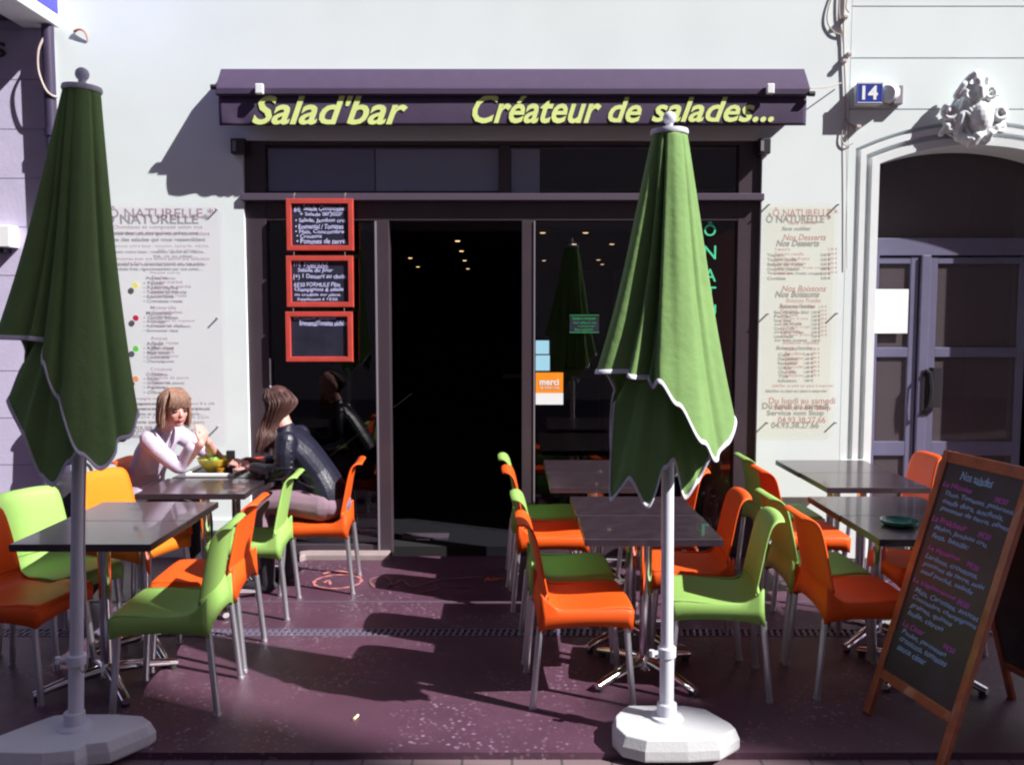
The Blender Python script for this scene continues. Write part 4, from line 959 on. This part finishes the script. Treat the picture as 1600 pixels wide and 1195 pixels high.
tag(MB().lathe([(.035, 0), (.045, .05), (.042, .05), (.033, .004), (.001, .004)], (x_, 5.60, TZ), 20).build('cup', mat('mauve_cup', (.14, .10, .18), .4)), 'mauve grey cup between the bowl and the hands', 'cup')
x_ = W(405, 712, 5.72).x
tag(MB().lathe([(.06, 0), (.08, .006), (.115, .035), (.112, .038), (.078, .012), (.001, .01)], (x_+.0, 5.78, TZ+.02), 28).build('red_plate', 'redp'), 'deep red plate at the right end of the women\'s table', 'plate')

# ------------------------------------------------------------------ people
def limb(mb, pts, rs, n=12):
    P_ = [Vector(p) for p in pts]
    if len(P_) > 2:
        Q_ = sm(P_, 5); m_ = (len(P_)-1)*5; rr = []
        for i in range(m_+1):
            k_ = min(i//5, len(P_)-2); t = i/5-k_; rr.append(rs[k_]*(1-t)+rs[k_+1]*t)
        mb.tube(Q_, rr, n)
    else: mb.tube(P_, list(rs), n)
    for p, r in ((P_[0], rs[0]), (P_[-1], rs[-1])): mb.ell(p, (r, r, r), n, 8)
def torso(mb, secs, side, n=20):
    """secs: centre, half depth, half width; loft of ellipses along the spine, side is the shoulder axis"""
    P_ = sm([Vector(a) for a, b, c in secs], 6); m_ = len(P_); rows = []; side = Vector(side).normalized()
    for i, p in enumerate(P_):
        k_ = min(i//6, len(secs)-2); t = i/6-k_; b = secs[k_][1]*(1-t)+secs[k_+1][1]*t; c = secs[k_][2]*(1-t)+secs[k_+1][2]*t
        ax = (P_[min(i+1, m_-1)]-P_[max(i-1, 0)]).normalized(); sd = (side-ax*side.dot(ax)).normalized(); fw = ax.cross(sd)
        rows.append([p+sd*c*math.cos(2*math.pi*j/n)+fw*b*math.sin(2*math.pi*j/n) for j in range(n)])
    vs = [p for r in rows for p in r]
    fs = [(i*n+k, i*n+(k+1) % n, (i+1)*n+(k+1) % n, (i+1)*n+k) for i in range(m_-1) for k in range(n)]
    fs += [tuple(reversed(range(n))), tuple((m_-1)*n+k for k in range(n))]
    mb.add(vs, fs)
def hand(mb, wrist, d, up, s=1.0, curl=.6, thumb=1):
    """wrist, direction of the palm, back-of-hand normal"""
    d = Vector(d).normalized(); up = Vector(up); up = (up-d*up.dot(d)).normalized(); sd = d.cross(up)*thumb
    w0 = Vector(wrist)
    rot = Matrix((sd, d, up)).transposed()
    mb.ell(w0+d*.045*s, (.038*s, .05*s, .015*s), 12, 8, rot)
    for i, (o, L) in enumerate(((-.028, .062), (-.010, .072), (.009, .068), (.026, .052))):
        p = w0+d*.082*s+sd*o*s; pts = [p-d*.02*s]; dirn = d.copy()
        for j, fr_ in enumerate((.42, .33, .25)):
            ang = curl*(.5+.45*j); q = (d*math.cos(ang)-up*math.sin(ang)).normalized()
            p = p+q*L*fr_*s; pts.append(p)
        limb(mb, pts, [.0095*s, .0092*s, .0085*s, .0072*s], 8)
    p = w0+d*.02*s-sd*.03*s; limb(mb, [p, p+(d*.7-sd*.6-up*.2).normalized()*.035*s, p+(d*.95-sd*.35-up*.4).normalized()*.062*s], [.012*s, .0105*s, .0085*s], 8)
def head_mesh(mb, c, Rm, s=1.0):
    """local axes: x forward (face), y left, z up; c is the centre of the head"""
    c = Vector(c)
    def L(p): return c+Rm @ (Vector(p)*s)
    mb.ell(L((-.012, 0, .025)), (.092*s, .074*s, .090*s), 20, 14, Rm)
    mb.ell(L((.022, 0, -.03)), (.066*s, .058*s, .082*s), 18, 12, Rm)
    mb.ell(L((.056, 0, -.082)), (.026*s, .028*s, .022*s), 12, 8, Rm)
    mb.ell(L((.052, 0, .028)), (.035*s, .050*s, .018*s), 12, 8, Rm)
    for sy in (-1, 1):
        mb.ell(L((.052, sy*.033, -.028)), (.026*s, .022*s, .024*s), 10, 8, Rm)
        mb.ell(L((-.010, sy*.076, -.012)), (.020*s, .008*s, .032*s), 10, 8, Rm)
    mb.tube([L((.074, 0, .012)), L((.088, 0, -.010)), L((.098, 0, -.028))], [.009*s, .010*s, .011*s], 8); mb.ell(L((.095, 0, -.030)), (.012*s, .014*s, .009*s), 10, 8, Rm)
def face_bits(c, Rm, s, parent):
    c = Vector(c)
    def L(p): return c+Rm @ (Vector(p)*s)
    e = MB(); br = MB(); li = MB()
    for sy in (-1, 1):
        e.ell(L((.078, sy*.031, -.002)), (.010*s, .016*s, .0075*s), 10, 8, Rm)
        br.tube([L((.084, sy*.014, .018)), L((.085, sy*.030, .023)), L((.074, sy*.048, .018))], [.003*s, .0045*s, .003*s], 6)
    li.tube([L((.080, -.024, -.058)), L((.091, -.008, -.054)), L((.091, .008, -.054)), L((.080, .024, -.058))], [.003*s, .0055*s, .0055*s, .003*s], 8)
    li.tube([L((.080, -.022, -.062)), L((.089, 0, -.064)), L((.080, .022, -.062))], [.003*s, .0065*s, .003*s], 8)
    e.build('eyes', 'eye', parent); br.build('eyebrows', 'hair1', parent); li.build('mouth', 'lip', parent)
def frame_of(fwd, up=(0, 0, 1)):
    f_ = Vector(fwd).normalized(); u_ = Vector(up); u_ = (u_-f_*u_.dot(f_)).normalized(); l_ = u_.cross(f_)
    return Matrix((f_, l_, u_)).transposed()
def strands(mb, anchor_fn, n, r=.008):
    for i in range(n):
        pts = anchor_fn(i/(n-1) if n > 1 else 0, i); P_ = sm(pts, 4); m_ = len(P_)
        mb.tube(P_, [r*(.9-.65*(k_/(m_-1))**2) for k_ in range(m_)], 6)

# blond woman, seated left, leaning on the table
p1 = thing('person', 'blond woman in lilac top resting her elbows on the table, looking down', 'person', (-2.40, 5.6, 0))
hc = Vector((-2.115, 5.42, 1.175)); H1 = frame_of((.70, -.70, -.08))
body = MB(); head_mesh(body, hc, H1, 1.0)
limb(body, [(-2.235, 5.52, 1.02), (-2.20, 5.49, 1.07), (-2.15, 5.45, 1.12)], [.055, .050, .052])
elR = (-2.115, 5.48, .795); wrR = (-1.955, 5.41, .955); elL = (-1.96, 5.76, .79); wrL = (-1.955, 5.52, .955)
limb(body, [elR, wrR], [.038, .026]); limb(body, [elL, wrL], [.038, .026])
hand(body, wrR, (.02, .12, .16), (.9, -.35, .1), 1.0, .9, 1); hand(body, wrL, (.0, -.10, .17), (.9, .3, .1), 1.0, .9, -1)
limb(body, [(-2.08, 5.52, .47), (-2.03, 5.52, .10), (-2.02, 5.52, .05)], [.05, .035, .035]); limb(body, [(-2.10, 5.72, .47), (-2.05, 5.72, .10)], [.05, .035])
fuse(body, .0055, 3).build('body', 'skin', p1, smooth=80)
face_bits(hc, H1, 1.0, p1)
top = MB()
torso(top, [((-2.41, 5.61, .50), .11, .16), ((-2.405, 5.605, .60), .115, .16), ((-2.375, 5.595, .74), .10, .145), ((-2.32, 5.575, .87), .105, .155), ((-2.265, 5.55, .965), .085, .165), ((-2.235, 5.53, 1.01), .06, .10), ((-2.215, 5.51, 1.045), .052, .056)], (.1, 1, 0))
limb(top, [(-2.27, 5.40, .985), (-2.20, 5.40, .90), (-2.13, 5.455, .81), elR], [.062, .055, .046, .043]); limb(top, [(-2.20, 5.70, .975), (-2.08, 5.74, .88), elL], [.06, .052, .043])
limb(top, [elR, (-2.07, 5.45, .86), (-2.02, 5.415, .935)], [.044, .041, .036]); limb(top, [elL, (-1.972, 5.63, .885)], [.044, .038])
for i in range(6): top.tube([(-2.49+.02*i, 5.52, .56+.065*i), (-2.37+.012*i, 5.455, .55+.065*i), (-2.27, 5.48, .58+.06*i)], .009, 8)
fuse(top, .008, 3).build('lilac_top', 'lilac', p1, smooth=80)
tr_ = MB(); limb(tr_, [(-2.40, 5.52, .54), (-2.08, 5.52, .52), (-2.05, 5.52, .14)], [.095, .07, .05]); limb(tr_, [(-2.40, 5.70, .54), (-2.10, 5.72, .52), (-2.06, 5.72, .14)], [.095, .07, .05]); tr_.ell((-2.41, 5.61, .55), (.12, .17, .1))
fuse(tr_, .009, 3).build('trousers', 'darkcl', p1, smooth=80)
hr = MB()
def HL(p): return hc+H1 @ Vector(p)
hr.ell(HL((-.022, 0, .036)), (.098, .086, .088), 20, 14, H1)
def f1(t, i):        # side and back curtains
    a = R(62+236*t); rr = Vector((.088*math.cos(a), .084*math.sin(a), 0)); j = random.uniform(-.006, .006)
    return [HL((rr.x*.45, rr.y*.45, .122)), HL((rr.x*.95-.01, rr.y*.95, .075)), HL((rr.x*1.06-.012, rr.y*1.10, .01+j)), HL((rr.x*1.02-.012, rr.y*1.12+j, -.06)), HL((rr.x*.92-.012+j, rr.y*1.05, -.118+j*2))]
strands(hr, f1, 46, .014)
def f2(t, i):        # fringe
    y = -.062+.124*t; j = random.uniform(-.004, .004)
    return [HL((.01, y*.6, .122)), HL((.066, y*.85, .092)), HL((.090-.9*abs(y)**1.2*.5, y, .055)), HL((.092-.9*abs(y)**1.2*.5, y*1.06+j, .022+j))]
strands(hr, f2, 22, .0085)
fuse(hr, .0045, 1).build('hair', 'hair1', p1, smooth=80)
ls = MB()
strands(ls, lambda t, i: [p+Vector((random.uniform(-.006, .006), random.uniform(-.006, .006), 0))+(p-hc)*.07 for p in f1(t, i)], 60, .0032)
strands(ls, lambda t, i: [p+(p-hc)*.06 for p in f2(t, i)], 26, .003)
ls.build('loose_strands', 'hair1', p1, smooth=80)
nk = MB().tube([HL((.04, -.03, -.13)), Vector((-2.155, 5.41, .95)), Vector((-2.165, 5.425, .90))], .003, 6).ell((-2.155, 5.405, .885), (.010, .008, .018), 8, 6)
nk.build('necklace', 'cabled', p1)

# woman in leather jacket on the orange chair
p2 = thing('person', 'woman with long brown hair in navy leather jacket and mauve trousers, seated facing away', 'person', (-1.2, 5.55, 0))
hc2 = Vector((-1.50, 5.53, 1.195)); H2 = frame_of((-.62, .70, -.32))
body = MB(); head_mesh(body, hc2, H2, 1.0)
limb(body, [(-1.44, 5.50, 1.03), (-1.46, 5.50, 1.08), (-1.48, 5.52, 1.12)], [.056, .05, .052])
wrl = (-1.675, 5.46, .80); wrr = (-1.66, 5.66, .80)
limb(body, [(-1.60, 5.42, .79), wrl], [.032, .026]); limb(body, [(-1.55, 5.72, .79), wrr], [.032, .026])
hand(body, wrl, (-.15, .02, .06), (.2, -.6, .9), 1.0, .9, 1); hand(body, wrr, (-.14, -.08, .06), (.2, .5, .9), 1.0, .9, -1)
fuse(body, .0055, 3).build('body', 'skin', p2, smooth=80)
jk = MB()
torso(jk, [((-1.185, 5.56, .565), .125, .165), ((-1.20, 5.56, .64), .12, .16), ((-1.26, 5.555, .76), .105, .15), ((-1.34, 5.53, .88), .105, .16), ((-1.40, 5.51, .965), .085, .175), ((-1.43, 5.50, 1.01), .06, .11), ((-1.45, 5.50, 1.06), .058, .062)], (.05, 1, 0))
eL = (-1.42, 5.335, .80); eR = (-1.42, 5.76, .80)
limb(jk, [(-1.405, 5.355, .975), (-1.41, 5.325, .89), eL, (-1.52, 5.375, .787), (-1.625, 5.435, .795)], [.070, .063, .055, .048, .040]); limb(jk, [(-1.40, 5.69, .975), (-1.40, 5.75, .89), eR, (-1.62, 5.69, .795)], [.068, .06, .052, .04])
for i in range(6): jk.tube(sm([(-1.09-.05*i, 5.46, .62+.07*i), (-1.20-.04*i, 5.405, .60+.072*i), (-1.33-.02*i, 5.42, .655+.062*i)], 3), .006, 6)
for i in range(4): jk.tube(sm([(-1.35, 5.30, .925-.035*i), (-1.42, 5.268, .91-.03*i), (-1.475, 5.31, .92-.04*i)], 3), .006, 6)
for i in range(3): jk.tube(sm([(-1.46-.03*i, 5.29, .83), (-1.48-.04*i, 5.31, .77), (-1.50-.04*i, 5.36, .74)], 3), .006, 6)
fuse(jk, .006, 2).build('leather_jacket', 'leather', p2, smooth=80)
tr_ = MB(); tr_.ell((-1.20, 5.56, .545), (.16, .19, .105)); limb(tr_, [(-1.22, 5.46, .55), (-1.60, 5.45, .545), (-1.56, 5.42, .14)], [.098, .072, .05]); limb(tr_, [(-1.22, 5.66, .55), (-1.60, 5.66, .545), (-1.50, 5.66, .14)], [.098, .072, .05])
fuse(tr_, .009, 3).build('trousers', 'mauve', p2, smooth=80)
bt = MB()
for a, b_ in (((-1.56, 5.42), -.13), ((-1.50, 5.66), -.13)):
    bt.tube([(a[0], a[1], .30), (a[0], a[1], .08), (a[0], a[1], .05)], [.058, .05, .045], 12); bt.ell((a[0]-.05, a[1], .042), (.125, .045, .042))
fuse(bt, .008, 2).build('boots', 'darkcl', p2, smooth=80)
hr = MB()
def HL(p): return hc2+H2 @ Vector(p)
hr.ell(HL((-.018, 0.004, .028)), (.095, .076, .088), 20, 14, H2)
hr.ell(HL((-.075, .0, -.01)), (.035, .06, .06), 14, 10, H2)
def f3(t, i):
    a = R(70+175*t); rr = Vector((.086*math.cos(a), .080*math.sin(a), 0)); j = random.uniform(-.012, .012); s_ = 1-t
    p0 = HL((rr.x*.55, rr.y*.55, .092)); p1_ = HL((rr.x-.018, rr.y*1.02, .035)); p2_ = HL((rr.x-.035, rr.y*1.05, -.03))
    lay = t*.7+.1
    e = Vector((-1.60+.13*lay+j, 5.40+.02*t, 0))
    return [p0, p1_, p2_, Vector((e.x+.01, e.y+.03, 1.06)), Vector((e.x+j, e.y, .99+j)), Vector((e.x-.015+j, e.y-.01, .915+2*j))]
strands(hr, f3, 54, .0105)
fuse(hr, .0042, 0).build('hair', 'hair2', p2, smooth=80)
ls = MB()
strands(ls, lambda t, i: [p+Vector((random.uniform(-.008, .008), random.uniform(-.010, .004), 0))+(p-hc2)*(.10 if p.z > 1.1 else .02) for p in f3(t, i)], 80, .0034)
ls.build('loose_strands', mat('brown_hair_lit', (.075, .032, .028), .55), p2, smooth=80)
xp = W(362, 712, 5.52)
tag(MB().box(xp.x-.03, xp.x+.02, 5.50, 5.53, xp.z-.02, xp.z+.035).build('phone', 'black', smooth=0, bevel=.004), 'small dark phone held in the hands of the jacketed woman', 'phone')

# bags between the left chairs
bg_ = thing('shoulder_bag', 'charcoal shoulder bag standing behind the front left table', 'bag', (-2.68, 5.15, 0))
q = MB().ell((-2.66, 5.25, .60), (.17, .09, .22)).box(-2.82, -2.50, 5.19, 5.31, .40, .74)
fuse(q, .010, 3).build('bag_body', mat('charcoal_canvas', (.045, .04, .055), .85, bump=.4), bg_, smooth=60)
MB().tube(sm([(-2.80, 5.25, .70), (-2.74, 5.25, .84), (-2.66, 5.25, .86), (-2.58, 5.25, .84), (-2.54, 5.25, .70)]), .010, 8).build('strap', 'darkcl', bg_)
MB().ell((-2.68, 5.25, .20), (.16, .09, .2)).build('lower_pouch', 'darkcl', bg_)
